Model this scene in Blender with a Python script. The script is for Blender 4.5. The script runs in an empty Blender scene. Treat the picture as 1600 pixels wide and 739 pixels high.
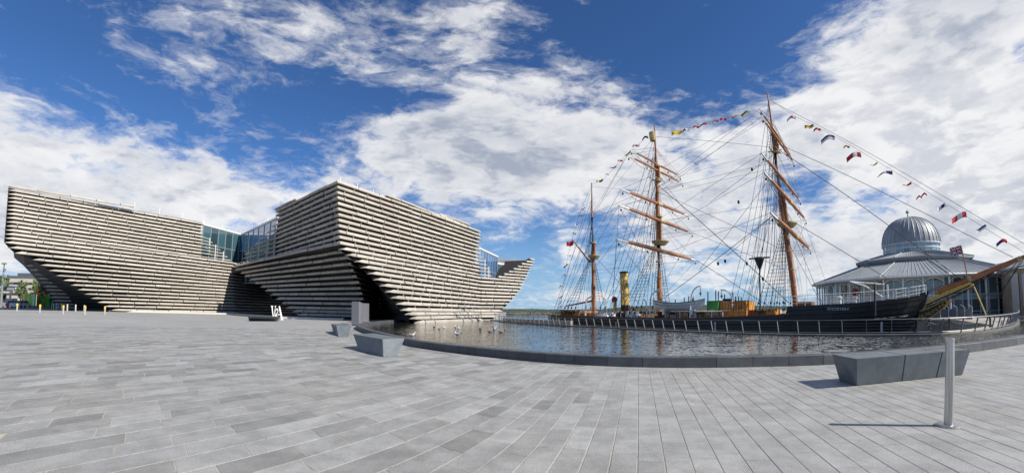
import bpy, bmesh, math, random
from mathutils import Vector, Matrix
random.seed(7)
R = math.radians
C = bpy.context.scene.collection
SC = bpy.context.scene

# ------------------------------------------------------------------ camera
CAM_H = 1.5
PITCH, ROLL = 0.0727, 0.0022
LF, LB2, LB3, LCX, LCY = 682.57, 0.0047, -0.1095, 807.95, 436.88      # lens: theta(r) in the 1600 x 739 frame
cam = bpy.data.cameras.new('camera')
cam_o = bpy.data.objects.new('camera', cam); C.objects.link(cam_o); SC.camera = cam_o
cam.type = 'PANO'; cam.panorama_type = 'FISHEYE_LENS_POLYNOMIAL'
cam.sensor_width = 36.0; cam.sensor_fit = 'HORIZONTAL'
cam.fisheye_fov = R(200)
_k = 1600 / 36.0
cam.fisheye_polynomial_k0 = 0.0
cam.fisheye_polynomial_k1 = -_k / LF
cam.fisheye_polynomial_k2 = 0.0
cam.fisheye_polynomial_k3 = -_k / LF * LB2 * (_k / 800) ** 2
cam.fisheye_polynomial_k4 = -_k / LF * LB3 * (_k / 800) ** 3
cam.shift_x = -(LCX - 800) / 1600; cam.shift_y = (LCY - 369.5) / 739
cam.clip_start = 0.05; cam.clip_end = 20000
CAM_M = Matrix.Rotation(math.pi / 2 + PITCH, 3, 'X') @ Matrix.Rotation(ROLL, 3, 'Z')
cam_o.location = (0, 0, CAM_H); cam_o.rotation_euler = CAM_M.to_euler()

def ray(px, py):
    """direction seen at a point of the 1600 x 739 photograph (used only to measure where real things stand)"""
    x, y = px - LCX, -(py - LCY); r = math.hypot(x, y); s = r / 800
    a = r / LF * (1 + LB2 * s * s + LB3 * s ** 3)
    k = math.sin(a) / max(r, 1e-9)
    return CAM_M @ Vector((x * k, y * k, -math.cos(a)))
def at(px, py, z=0.0):
    d = ray(px, py); t = (z - CAM_H) / d.z
    return Vector((d.x * t, d.y * t, z))
def el(px, py):
    d = ray(px, py); return d.z / math.hypot(d.x, d.y)
def az(px, py=485):
    d = ray(px, py); return math.atan2(d.x, d.y)
def pxd(px, D, z):
    """point at picture column px, ground distance D, height z"""
    e = (z - CAM_H) / D; a, b = -200.0, 900.0
    for _ in range(40):
        m = (a + b) / 2
        if el(px, m) > e: a = m
        else: b = m
    w = az(px, a); return Vector((D * math.sin(w), D * math.cos(w), z))
def on_line(px, py, nx, ny, d):
    """point where the sight line meets the vertical plane nx*x+ny*y=d"""
    r_ = ray(px, py); t = d / (r_.x * nx + r_.y * ny)
    return Vector((r_.x * t, r_.y * t, CAM_H + r_.z * t))

# ------------------------------------------------------------------ sun, sky, exposure
SUN_AZ, SUN_EL = R(119.0), R(36.5)
sun_dir = Vector((math.sin(SUN_AZ) * math.cos(SUN_EL), math.cos(SUN_AZ) * math.cos(SUN_EL), math.sin(SUN_EL)))
sun = bpy.data.lights.new('sun', 'SUN'); sun.energy = 5.0; sun.angle = R(0.5); sun.color = (1.0, 0.93, 0.82)
sun_o = bpy.data.objects.new('sun', sun); C.objects.link(sun_o)
sun_o.rotation_euler = (-sun_dir).to_track_quat('-Z', 'Y').to_euler(); sun_o.location = (60, -30, 80)
SC.view_settings.view_transform = 'Standard'; SC.view_settings.look = 'None'
SC.view_settings.exposure = 0.28; SC.view_settings.gamma = 1.0; SC.view_settings.use_curve_mapping = False
SC.cycles.max_bounces = 5; SC.cycles.diffuse_bounces = 3; SC.cycles.glossy_bounces = 3
SC.cycles.transmission_bounces = 3; SC.cycles.caustics_reflective = False; SC.cycles.caustics_refractive = False

class NT:
    """tiny node-tree helper"""
    def __init__(s, nt): s.nt = nt
    def n(s, t, **kw):
        nd = s.nt.nodes.new(t)
        for k, v in kw.items(): setattr(nd, k, v)
        return nd
    def put(s, nd, i, v):
        if isinstance(v, bpy.types.NodeSocket): s.nt.links.new(v, nd.inputs[i])
        elif v is not None: nd.inputs[i].default_value = v
    def m(s, op, a, b=None, c=None, clamp=False):
        nd = s.n('ShaderNodeMath', operation=op); nd.use_clamp = clamp
        s.put(nd, 0, a); s.put(nd, 1, b); s.put(nd, 2, c); return nd.outputs[0]
    def vm(s, op, a, b=None, out=0):
        nd = s.n('ShaderNodeVectorMath', operation=op); s.put(nd, 0, a); s.put(nd, 1, b); return nd.outputs[out]
    def scale(s, a, f):
        nd = s.n('ShaderNodeVectorMath', operation='SCALE'); s.put(nd, 0, a); s.put(nd, 3, f); return nd.outputs[0]
    def noise(s, v, scale, detail=4, rough=.5, dist=0, w=None, out=0):
        nd = s.n('ShaderNodeTexNoise')
        if w is not None: nd.noise_dimensions = '4D'; s.put(nd, 1, w)
        s.put(nd, 0, v); s.put(nd, 2, scale); s.put(nd, 3, detail); s.put(nd, 4, rough); nd.inputs['Distortion'].default_value = dist
        return nd.outputs[out]
    def ramp(s, f, a, b, lo=0., hi=1., smooth=True):
        nd = s.n('ShaderNodeMapRange'); nd.interpolation_type = 'SMOOTHSTEP' if smooth else 'LINEAR'
        for i, v in enumerate((f, a, b, lo, hi)): s.put(nd, i, v)
        return nd.outputs[0]
    def mix(s, f, a, b, blend='MIX'):
        nd = s.n('ShaderNodeMix', data_type='RGBA', blend_type=blend)
        s.put(nd, 0, f); s.put(nd, 6, a if isinstance(a, bpy.types.NodeSocket) else (*a, 1) if len(a) == 3 else a)
        s.put(nd, 7, b if isinstance(b, bpy.types.NodeSocket) else (*b, 1) if len(b) == 3 else b); return nd.outputs[2]

world = bpy.data.worlds.new('World'); SC.world = world; world.use_nodes = True
def make_sky():
    T = NT(world.node_tree); bg = world.node_tree.nodes['Background']
    tc = T.n('ShaderNodeTexCoord'); D = T.vm('NORMALIZE', tc.outputs['Generated'])
    sky = T.n('ShaderNodeTexSky', sky_type='NISHITA'); sky.sun_disc = False
    sky.sun_elevation = SUN_EL; sky.sun_rotation = SUN_AZ; sky.air_density = 1.0; sky.dust_density = 0.3; sky.ozone_density = 2.5
    sx = T.n('ShaderNodeSeparateXYZ'); T.put(sx, 0, D)
    X, Y, Z = sx.outputs
    AZ = T.m('ARCTAN2', X, Y); EL = T.m('ARCSINE', Z)
    # cloud banks: (px, py, half width px, half height px, weight) of where they stand in the sky
    banks = [(50, 215, 210, 60, .46), (250, 300, 260, 60, .42), (60, 330, 200, 60, .40), (420, 330, 150, 50, .30), (150, 390, 260, 30, .2), (20, 420, 120, 60, .2), (330, 215, 90, 40, .12),
             (270, 95, 110, 46, .20), (420, 30, 220, 60, .22), (590, 108, 60, 20, .26), (500, 40, 110, 34, .14), (120, 140, 70, 26, .14),
             (700, 215, 120, 60, .50), (840, 240, 170, 75, .52), (640, 200, 90, 34, .26), (700, 290, 170, 34, .34), (960, 250, 70, 70, .36), (560, 270, 70, 40, .18), (730, 60, 55, 60, .24), (870, 125, 150, 34, .26),
             (1130, 230, 90, 70, .36), (1060, 310, 90, 60, .34), (1150, 340, 110, 60, .34), (1380, 110, 170, 120, .58), (1560, 200, 190, 150, .60), (1260, 200, 110, 60, .36), (1400, 250, 150, 70, .42), (1500, 20, 190, 90, .56), (1330, 400, 160, 50, .40),
             (1520, 350, 180, 70, .52), (1180, 410, 120, 40, .34), (1010, 400, 90, 34, .2), (850, 462, 130, 14, .30), (790, 376, 26, 12, .30), (884, 380, 24, 34, .42), (1560, 440, 160, 50, .4),
             (860, 128, 120, 26, .16), (1000, 60, 170, 60, -.40), (1110, 110, 110, 60, -.30), (90, 90, 110, 70, -.26), (790, 425, 70, 34, -.2), (1262, 290, 44, 36, -.34), (1370, 300, 36, 20, -.20), (470, 165, 120, 36, -.30), (440, 235, 60, 20, -.12), (640, 155, 110, 16, -.22), (230, 160, 80, 20, -.2),
             (1592, 66, 22, 18, -.35), (600, 175, 120, 16, -.16), (1130, 400, 40, 26, -.2)]
    tot = None
    for (x, y, w, h, k) in banks:
        d0 = ray(x, y); a0 = math.atan2(d0.x, d0.y); e0 = math.asin(d0.z)
        dl = ray(x - 8, y); dr = ray(x + 8, y); sw = abs(math.atan2(dr.x, dr.y) - math.atan2(dl.x, dl.y)) / 16 * w
        du = ray(x, y - 8); dd = ray(x, y + 8); sh = abs(math.asin(du.z) - math.asin(dd.z)) / 16 * h
        u = T.m('MULTIPLY', T.m('SUBTRACT', AZ, a0), 1 / sw); v = T.m('MULTIPLY', T.m('SUBTRACT', EL, e0), 1 / sh)
        r2 = T.m('ADD', T.m('MULTIPLY', u, u), T.m('MULTIPLY', v, v))
        g = T.m('MULTIPLY', T.m('POWER', 2.718, T.m('MULTIPLY', r2, -.9)), k)
        tot = g if tot is None else T.m('ADD', tot, g)
    # sky out of view: thinner cloud, its amount set to lower the ambient light
    away = T.ramp(T.m('ABSOLUTE', AZ), 1.05, 1.35); high = T.ramp(EL, .75, 1.0)
    tot = T.m('ADD', tot, T.m('MULTIPLY', T.m('MAXIMUM', away, high), .10))
    zz = T.m('ADD', T.m('MAXIMUM', Z, 0.0), .30)
    cb = T.n('ShaderNodeCombineXYZ'); T.put(cb, 0, T.m('DIVIDE', X, zz)); T.put(cb, 1, T.m('DIVIDE', Y, zz)); T.put(cb, 2, T.m('MULTIPLY', Z, 2.5))
    P = cb.outputs[0]
    warp = T.scale(T.vm('SUBTRACT', T.noise(P, 2.2, 4, .55, out=1), (.5, .5, .5)), .30)
    P2 = T.vm('ADD', P, warp)
    nb = T.noise(P2, 1.9, 8, .55); ns = T.noise(P2, 7.5, 10, .66); nf = T.noise(P2, 22., 6, .65)
    dens = T.m('ADD', T.m('ADD', T.m('MULTIPLY', nb, .46), T.m('MULTIPLY', ns, .40)), T.m('MULTIPLY', nf, .14))
    dens = T.m('ADD', T.m('MULTIPLY', T.m('SUBTRACT', dens, .5), 1.5), .5)
    f = T.m('ADD', dens, T.m('MULTIPLY', tot, .55))
    cov = T.ramp(f, .545, .80)
    cov = T.m('MAXIMUM', cov, T.m('MULTIPLY', T.ramp(T.m('ADD', f, T.m('MULTIPLY', T.m('SUBTRACT', T.noise(P2, 11., 8, .7), .5), .5)), .47, .72), .34))
    thick = T.ramp(f, .66, 1.0)
    # lit side: compare the density a little way towards the sun
    toward = (0.10 * sun_dir.x, 0.10 * sun_dir.y, 0.10)
    n2 = T.noise(T.vm('ADD', P2, toward), 3.6, 8, .58); n1 = T.noise(P2, 3.6, 8, .58)
    rel = T.ramp(T.m('SUBTRACT', n1, n2), -.08, .09)
    grey = T.ramp(T.noise(T.vm('ADD', P, (3.1, 1.7, .4)), 1.3, 6, .6), .42, .66)
    shade = T.m('MULTIPLY', T.m('ADD', T.m('MULTIPLY', grey, .62), T.m('MULTIPLY', T.m('SUBTRACT', 1.0, rel), .50)), T.m('ADD', T.m('MULTIPLY', thick, .8), .2), clamp=True)
    ccol = T.mix(shade, (11.8, 11.8, 11.9), (5.0, 5.6, 6.9))
    skyc = T.mix(1.0, sky.outputs[0], (SKYT[0], SKYT[1], SKYT[2], 1), 'MULTIPLY')
    low = T.ramp(EL, -.02, .30, 1., 0.); skyc = T.mix(T.m('MULTIPLY', T.m('POWER', low, 1.6), .85), skyc, (4.6, 7.2, 10.2))
    cov2 = T.m('MULTIPLY', cov, .97)
    out = T.mix(cov2, skyc, ccol)
    T.put(bg, 0, out); bg.inputs[1].default_value = SKYS
SKYT = (0.58, 0.94, 1.42); SKYS = 0.064
make_sky()

# ------------------------------------------------------------------ materials
MATS = {}
def mat(name, col, rough=.6, metal=0., spec=.5, var=.0, vscale=3., bump=0., bscale=30., attr=None, stretch=None, fine=0.0):
    """principled material: base colour with object-space noise variation, optional per-piece tint attribute, fine relief"""
    if name in MATS: return MATS[name]
    m_ = bpy.data.materials.new(name); m_.use_nodes = True; T = NT(m_.node_tree); p = m_.node_tree.nodes['Principled BSDF']
    p.inputs['Roughness'].default_value = rough; p.inputs['Metallic'].default_value = metal; p.inputs['Specular IOR Level'].default_value = spec
    tc = T.n('ShaderNodeTexCoord'); v = tc.outputs['Object']
    if stretch: v = T.vm('MULTIPLY', v, stretch)
    c = (*col, 1)
    cs = None
    if var:
        f = T.ramp(T.noise(v, vscale, 5, .6), .3, .7, 1 - var, 1 + var)
        if fine: f = T.m('MULTIPLY', f, T.ramp(T.noise(v, vscale * 25, 2, .6), .3, .7, 1 - fine, 1 + fine))
        cs = T.scale(T.mix(0., c, c), f)
    if attr:
        a = T.n('ShaderNodeAttribute', attribute_name=attr); cs = T.scale(cs if cs else T.mix(0., c, c), a.outputs['Fac'])
    if cs: T.put(p, 'Base Color', cs)
    else: p.inputs['Base Color'].default_value = c
    if bump:
        b = T.n('ShaderNodeBump'); b.inputs['Strength'].default_value = bump; b.inputs['Distance'].default_value = .02
        T.put(b, 'Height', T.noise(v, bscale, 4, .6)); T.put(p, 'Normal', b.outputs[0])
    MATS[name] = m_; return m_

# ------------------------------------------------------------------ object helpers
def tag(o, label=None, cat=None, group=None, kind=None):
    if label: o['label'] = label
    if cat: o['category'] = cat
    if group: o['group'] = group
    if kind: o['kind'] = kind
    return o
def empty(name, loc, label, cat, group=None):
    o = bpy.data.objects.new(name, None); o.empty_display_size = .3; C.objects.link(o); o.location = loc
    return tag(o, label, cat, group)
def origin(p):
    v = Vector((0, 0, 0))
    while p: v += Vector(p.location); p = p.parent
    return v
class MB:
    """collects faces in world coordinates; build() links them as one mesh object"""
    def __init__(s): s.v = []; s.f = []; s.t = []; s.mi = []
    def add(s, vs, fs, tint=1.0, mi=0):
        b = len(s.v); s.v += [tuple(x) for x in vs]; s.f += [tuple(i + b for i in f) for f in fs]; s.t += [tint] * len(fs); s.mi += [mi] * len(fs)
    def hexa(s, p, tint=1., mi=0):      # 8 points: bottom 0-3, top 4-7 (same winding)
        s.add(p, [(3, 2, 1, 0), (4, 5, 6, 7), (0, 1, 5, 4), (1, 2, 6, 5), (2, 3, 7, 6), (3, 0, 4, 7)], tint, mi)
    def box(s, c, size, rz=0., tint=1., mi=0):
        cx, cy, cz = c; a, b, h = size[0] / 2, size[1] / 2, size[2] / 2; co, si = math.cos(rz), math.sin(rz)
        p = [(cx + x * co - y * si, cy + x * si + y * co, cz + z) for z in (-h, h) for x, y in ((-a, -b), (a, -b), (a, b), (-a, b))]
        s.hexa(p, tint, mi)
    def tube(s, pts, rad, n=6, caps=True, tint=1., mi=0):
        pts = [Vector(p) for p in pts]; rr = rad if isinstance(rad, (list, tuple)) else [rad] * len(pts)
        rings = []; up = Vector((0, 0, 1))
        for i, p in enumerate(pts):
            d = (pts[min(i + 1, len(pts) - 1)] - pts[max(i - 1, 0)]).normalized()
            u = d.cross(up)
            if u.length < 1e-3: u = d.cross(Vector((1, 0, 0)))
            u.normalize(); w = u.cross(d)
            rings.append([p + (u * math.cos(2 * math.pi * k / n) + w * math.sin(2 * math.pi * k / n)) * rr[i] for k in range(n)])
        vs = [q for r_ in rings for q in r_]; fs = []
        for i in range(len(pts) - 1):
            for k in range(n):
                a = i * n + k; b = i * n + (k + 1) % n; fs.append((a, b, b + n, a + n))
        if caps and n > 2: fs.append(tuple(range(n - 1, -1, -1))); fs.append(tuple(range(len(vs) - n, len(vs))))
        s.add(vs, fs, tint, mi)
    def lathe(s, c, prof, n=16, tint=1., mi=0, a0=0.):
        """prof: (radius, z) from bottom to top"""
        vs = [(c[0] + r_ * math.cos(a0 + 2 * math.pi * k / n), c[1] + r_ * math.sin(a0 + 2 * math.pi * k / n), c[2] + z) for r_, z in prof for k in range(n)]
        fs = [(i * n + k, i * n + (k + 1) % n, (i + 1) * n + (k + 1) % n, (i + 1) * n + k) for i in range(len(prof) - 1) for k in range(n)]
        fs.append(tuple(range(n - 1, -1, -1))); fs.append(tuple(range(len(vs) - n, len(vs))))
        s.add(vs, fs, tint, mi)
    def poly(s, pts, tint=1., mi=0): s.add(pts, [tuple(range(len(pts)))], tint, mi)
    def extrude(s, pts, vec, tint=1., mi=0):
        n = len(pts); v = Vector(vec); a = [Vector(p) for p in pts]; b = [p + v for p in a]
        s.add(a + b, [tuple(range(n - 1, -1, -1)), tuple(range(n, 2 * n))] + [(i, (i + 1) % n, (i + 1) % n + n, i + n) for i in range(n)], tint, mi)
    def build(s, name, material, parent=None, smooth=False, fix=True):
        me = bpy.data.meshes.new(name); og = origin(parent)
        me.from_pydata([(x - og.x, y - og.y, z - og.z) for x, y, z in s.v], [], s.f)
        for m_ in (material if isinstance(material, (list, tuple)) else [material]): me.materials.append(m_)
        if any(s.mi): me.polygons.foreach_set('material_index', s.mi)
        at_ = me.attributes.new('tint', 'FLOAT', 'FACE'); at_.data.foreach_set('value', s.t)
        if fix:
            bm = bmesh.new(); bm.from_mesh(me); bmesh.ops.recalc_face_normals(bm, faces=bm.faces); bm.to_mesh(me); bm.free()
        if smooth:
            me.polygons.foreach_set('use_smooth', [True] * len(me.polygons)); me.update()
            me.set_sharp_from_angle(angle=R(40))
        me.update()
        o = bpy.data.objects.new(name, me); C.objects.link(o)
        if parent: o.parent = parent
        return o
def lerp(a, b, t): return a + (b - a) * t
def table(tb, k):
    """piecewise linear lookup in rows (k, v1, v2 ...)"""
    if k <= tb[0][0]: return tb[0][1:]
    for a, b in zip(tb[:-1], tb[1:]):
        if k <= b[0]:
            t = (k - a[0]) / (b[0] - a[0]); return tuple(lerp(x, y, t) for x, y in zip(a[1:], b[1:]))
    return tb[-1][1:]
def smooth_line(pts, n=8):
    out = []
    P = [pts[0]] + list(pts) + [pts[-1]]
    for i in range(1, len(P) - 2):
        a, b, c, d = [Vector(q) for q in P[i - 1:i + 3]]
        for k in range(n):
            t = k / n; out.append(.5 * (2 * b + (c - a) * t + (2 * a - 5 * b + 4 * c - d) * t * t + (3 * b - a - 3 * c + d) * t ** 3))
    out.append(Vector(P[-2])); return out
def resample(line, step):
    out = [line[0].copy()]; acc = 0.
    for a, b in zip(line[:-1], line[1:]):
        L = (b - a).length; pos = 0.
        while acc + (L - pos) >= step:
            pos += step - acc; out.append(a.lerp(b, pos / L)); acc = 0.
        acc += L - pos
    return out
def offset(line, d):
    out = []
    for i, p in enumerate(line):
        t = (line[min(i + 1, len(line) - 1)] - line[max(i - 1, 0)]).normalized(); out.append(p + Vector((-t.y, t.x)) * d)
    return out
# ================================================================== GROUND, POOL, RIVER
WATER_Z = -0.05
NEAR = smooth_line([(-15.4, 60), (-15.9, 50.4), (-13.8, 36.5), (-10.2, 27.8), (-5.0, 18.9), (-3.2, 16.5), (-.9, 14.25), (.8, 12.8), (2.35, 11.75), (4.1, 10.95), (6.5, 10.2), (8.3, 9.72), (10.8, 9.5), (14, 9.8), (18, 10.7), (24, 12.6), (34, 17), (48, 25)], 8)   # outer foot of the pool kerb
FAR = smooth_line([(-2.8, 65.3), (1.0, 56), (4.2, 48.2), (8.7, 38.9), (12.1, 29.6), (15.6, 22.2), (19.0, 17.9), (22.9, 16.2), (29.5, 18.2), (38, 22.6), (50, 30)], 8)   # far rim, foot of the railing

m_land = bpy.data.materials.new('plaza_bed'); m_land.use_nodes = True
def _land():
    T = NT(m_land.node_tree); p = m_land.node_tree.nodes['Principled BSDF']; p.inputs['Roughness'].default_value = .8
    g = T.n('ShaderNodeNewGeometry'); pos = g.outputs['Position']
    rot = T.n('ShaderNodeVectorRotate', rotation_type='Z_AXIS'); T.put(rot, 0, pos); rot.inputs['Angle'].default_value = R(25.5)
    v = T.vm('MULTIPLY', rot.outputs[0], (2.4, .55, 1)); f = T.ramp(T.noise(v, 1., 3, .6), .3, .7, .86, 1.13)
    f2 = T.ramp(T.noise(pos, .12, 3, .5), .3, .7, .93, 1.07)
    T.put(p, 'Base Color', T.scale(T.scale(T.mix(0., (.325, .327, .317), (0, 0, 0)), f), f2))
_land()
def land():
    near = [(p.x, p.y) for p in offset(NEAR, .12)]
    far_out = [(p.x, p.y) for p in offset(FAR, .5)]
    # outline: big plaza, kerb of the pool, then the quay on the right of the dock
    pts = [(-4000, -300), (-4000, 4000), (-40, 4000), (-14, 300), (-9, 110), (-12, 72)] + near
    pts += [(60, 31), (4000, 300), (4000, -300)]
    bm = bmesh.new(); vs = [bm.verts.new((x, y, -.008)) for x, y in pts]
    f = bm.faces.new(vs); r_ = bmesh.ops.extrude_face_region(bm, geom=[f])
    for v in [e for e in r_['geom'] if isinstance(e, bmesh.types.BMVert)]: v.co.z = -7
    bmesh.ops.triangulate(bm, faces=[f for f in bm.faces if len(f.verts) > 4]); bmesh.ops.recalc_face_normals(bm, faces=bm.faces)
    me = bpy.data.meshes.new('ground'); bm.to_mesh(me); bm.free(); me.materials.append(m_land)
    o = bpy.data.objects.new('ground', me); C.objects.link(o); tag(o, kind='structure')
    # quay by the dock
    q = MB(); e = Vector((.7071, .7071)); a = Vector((.7071, -.7071))
    c = lambda t, d: tuple(e * d + a * t)
    qp = [(22.6, 17.4), (30, 19.6), (40, 24.6), (60, 36), (4000, 700), (4000, 4000), (1500, 4000), (70, 120), c(-13, 62), c(8, 62), c(9, 60), c(9.5, 44), (22.0, 18.6)]
    q.extrude([(x, y, -7) for x, y in qp], (0, 0, 6.75))
    tag(q.build('quay', mat('quay_stone', (.42, .38, .32), .85, var=.2, vscale=.6, fine=.15)), kind='structure')
    return
land()

# ---- water
def water_mat(name, col, scale, amp, rough=.05, stretch=(1, 1, 1)):
    """rippled water: the ripple slopes come straight from a vector noise, so they hold up at a grazing view"""
    m_ = bpy.data.materials.new(name); m_.use_nodes = True; T = NT(m_.node_tree); p = m_.node_tree.nodes['Principled BSDF']
    p.inputs['Base Color'].default_value = (*col, 1); p.inputs['Roughness'].default_value = rough; p.inputs['IOR'].default_value = 1.33
    g = T.n('ShaderNodeNewGeometry'); v = T.vm('MULTIPLY', g.outputs['Position'], stretch)
    n1 = T.vm('SUBTRACT', T.noise(v, scale, 3, .6, .3, out=1), (.5, .5, .5)); n2 = T.vm('SUBTRACT', T.noise(v, scale * .22, 2, .5, out=1), (.5, .5, .5))
    calm = T.ramp(T.noise(g.outputs['Position'], .11, 3, .5), .35, .65, .55, 1.15)
    s = T.vm('ADD', T.scale(n1, T.m('MULTIPLY', calm, amp)), T.scale(n2, amp * .28)); s = T.vm('MULTIPLY', s, (1, 1, 0))
    T.put(p, 'Normal', T.vm('NORMALIZE', T.vm('ADD', s, (0, 0, 1)))); return m_
def flat_poly(name, pts, z, m_, kind='structure'):
    bm = bmesh.new(); f = bm.faces.new([bm.verts.new((x, y, z)) for x, y in pts]); bmesh.ops.triangulate(bm, faces=[f]); bmesh.ops.recalc_face_normals(bm, faces=bm.faces)
    me = bpy.data.meshes.new(name); bm.to_mesh(me); bm.free(); me.materials.append(m_)
    o = bpy.data.objects.new(name, me); C.objects.link(o)
    if me.polygons[0].normal.z < 0: me.flip_normals()
    return tag(o, kind=kind)
m_pool = water_mat('pool_water', (.020, .019, .014), 6.0, .50, .05)
m_river = water_mat('river_water', (.04, .06, .08), .5, .5, .1)
def strip_sheet(name, A, B, z, m_):
    n = 90; k = MB(); f = lambda L, t: L[int(t)].lerp(L[min(int(t) + 1, len(L) - 1)], t - int(t))
    for i in range(n + 1):
        a, b = f(A, i / n * (len(A) - 1)), f(B, i / n * (len(B) - 1)); k.v += [(a.x, a.y, z), (b.x, b.y, z)]
    k.f = [(2 * i, 2 * i + 2, 2 * i + 3, 2 * i + 1) for i in range(n)]; k.t = [1.] * n; k.mi = [0] * n
    o = k.build(name, m_, fix=False)
    if o.data.polygons[5].normal.z < 0: o.data.flip_normals()
    return tag(o, kind='structure')
strip_sheet('pool_water', [Vector((-23, 48)), Vector((-19, 49)), Vector((-16.2, 50))] + offset(NEAR, .2)[8:], [Vector((-24, 62)), Vector((-16, 76)), Vector((-7, 84))] + offset(FAR, .1), WATER_Z, m_pool)
flat_poly('river_water', [(-5000, -1000), (5000, -1000), (5000, 6000), (-5000, 6000)], -4.5, m_river)

# ---- pool kerb, stone by stone
m_kerb = mat('kerb_granite', (.078, .084, .090), .62, var=.18, vscale=2.5, attr='tint', bump=.25, bscale=60, fine=.12)
kerb = empty('pool_kerb', (0, 12, 0), 'dark granite kerb curving round the near edge of the reflecting pool', 'kerb')
_kp = resample(NEAR, .98)
def near_n(i, L): 
    t = (L[min(i + 1, len(L) - 1)] - L[max(i - 1, 0)]).normalized(); return Vector((-t.y, t.x))
for i in range(len(_kp) - 1):
    a, b = _kp[i], _kp[i + 1]; na, nb = near_n(i, _kp), near_n(i + 1, _kp); g = (b - a).normalized() * .006
    a, b = a + g, b - g; h = .275 + random.uniform(-.002, .002); w = .40
    k = MB(); t = random.uniform(.85, 1.15); P = lambda p, z: (p.x, p.y, z)
    prof = [(0., -.02), (0., h - .02), (.02, h), (w - .02, h), (w, h - .02), (w, -.4)]
    va = [P(a + na * d, z) for d, z in prof]; vb = [P(b + nb * d, z) for d, z in prof]; n = len(prof)
    k.add(va + vb, [tuple(range(n)), tuple(range(2 * n - 1, n - 1, -1))] + [(j, j + n, (j + 1) % n + n, (j + 1) % n) for j in range(n)], t)
    k.build('kerb_stone', m_kerb, kerb)

# ---- far rim
m_rim = mat('rim_concrete', (.16, .155, .14), .7, var=.2, vscale=1.5, fine=.1)
def sweep(name, line, prof, m_, parent=None, z0=0.):
    k = MB(); n = len(prof); vs = []
    for i, p in enumerate(line):
        nn = near_n(i, line); vs += [(p.x + nn.x * d, p.y + nn.y * d, z0 + z) for d, z in prof]
    k.add(vs, [(i * n + j, (i + 1) * n + j, (i + 1) * n + (j + 1) % n, i * n + (j + 1) % n) for i in range(len(line) - 1) for j in range(n)] + [tuple(range(n)), tuple(range(len(vs) - 1, len(vs) - 1 - n, -1))])
    return k.build(name, m_, parent)
rim = sweep('pool_rim', FAR, [(0, -.5), (0, .03), (.45, .03), (.45, -7)], m_rim); tag(rim, 'low dark concrete rim along the far side of the pool', 'pool rim', kind='structure')

# ---- granite paving, slab by slab
m_slab = bpy.data.materials.new('granite_slab'); m_slab.use_nodes = True
def _slab():
    T = NT(m_slab.node_tree); p = m_slab.node_tree.nodes['Principled BSDF']; p.inputs['Specular IOR Level'].default_value = .35
    g = T.n('ShaderNodeNewGeometry'); pos = g.outputs['Position']; a = T.n('ShaderNodeAttribute', attribute_name='tint')
    col = T.mix(a.outputs['Fac'], (.215, .215, .205), (.385, .387, .374))
    warm = T.ramp(T.noise(pos, .35, 3, .5), .45, .7); col = T.mix(T.m('MULTIPLY', warm, .45), col, (.325, .318, .29))
    sp = T.ramp(T.noise(pos, 75, 3, .8), .32, .68, .66, 1.32); bl = T.ramp(T.noise(pos, 1.9, 7, .7), .3, .7, .80, 1.16)
    st = T.ramp(T.noise(pos, .9, 6, .7, 1.2), .60, .72, 1.0, .80)
    v = T.vm('MULTIPLY', pos, (6, 1.6, 1)); ve = T.ramp(T.noise(v, 1.4, 5, .7, .8), .35, .7, .96, 1.04)
    T.put(p, 'Base Color', T.scale(T.scale(T.scale(T.scale(col, sp), bl), st), ve))
    T.put(p, 'Roughness', T.ramp(T.noise(pos, 12, 3, .6), .3, .7, .55, .8))
    b = T.n('ShaderNodeBump'); b.inputs['Strength'].default_value = .35; b.inputs['Distance'].default_value = .004
    T.put(b, 'Height', T.noise(pos, 90, 3, .6)); T.put(p, 'Normal', b.outputs[0])
_slab()
m_grout = bpy.data.materials.new('grout'); m_grout.use_nodes = True
def _grout():
    T = NT(m_grout.node_tree); p = m_grout.node_tree.nodes['Principled BSDF']; p.inputs['Roughness'].default_value = .9
    g = T.n('ShaderNodeNewGeometry'); sx = T.n('ShaderNodeSeparateXYZ'); T.put(sx, 0, g.outputs['Position'])
    f = T.ramp(T.m('ADD', sx.outputs[0], T.m('MULTIPLY', T.noise(g.outputs['Position'], .6, 4, .6), 2.5)), 1.6, 4.5)
    c = T.mix(f, (.46, .42, .34), (.20, .185, .155)); d = T.ramp(T.noise(g.outputs['Position'], 2.2, 4, .6), .52, .66)
    T.put(p, 'Base Color', T.mix(T.m('MULTIPLY', d, .7), c, (.12, .11, .09)))
_grout()
def phi(x):
    return R(table([(-1.6, 25.5), (-.6, 22.0), (.0, 17.8), (.6, 15.7)], x)[0])
_FX = [-70 + .1 * i for i in range(1501)]; _FY = [0.]
for x in _FX[1:]: _FY.append(_FY[-1] + .1 / math.tan(phi(x - .05)))
_f0 = _FY[700]; _FY = [y - _f0 for y in _FY]
def F(x):
    i = min(max(int((x + 70) / .1), 0), 1499); t = (x + 70) / .1 - i; return lerp(_FY[i], _FY[i + 1], t)
NEARO = offset(NEAR, -.62)
def clip(poly, P0, n, keep=0.):
    out = []
    for i in range(len(poly)):
        a, b = poly[i], poly[(i + 1) % len(poly)]; da = (a - P0).dot(n) - keep; db = (b - P0).dot(n) - keep
        if da <= 0: out.append(a)
        if (da < 0) != (db < 0): out.append(a.lerp(b, da / (da - db)))
    return out
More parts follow.
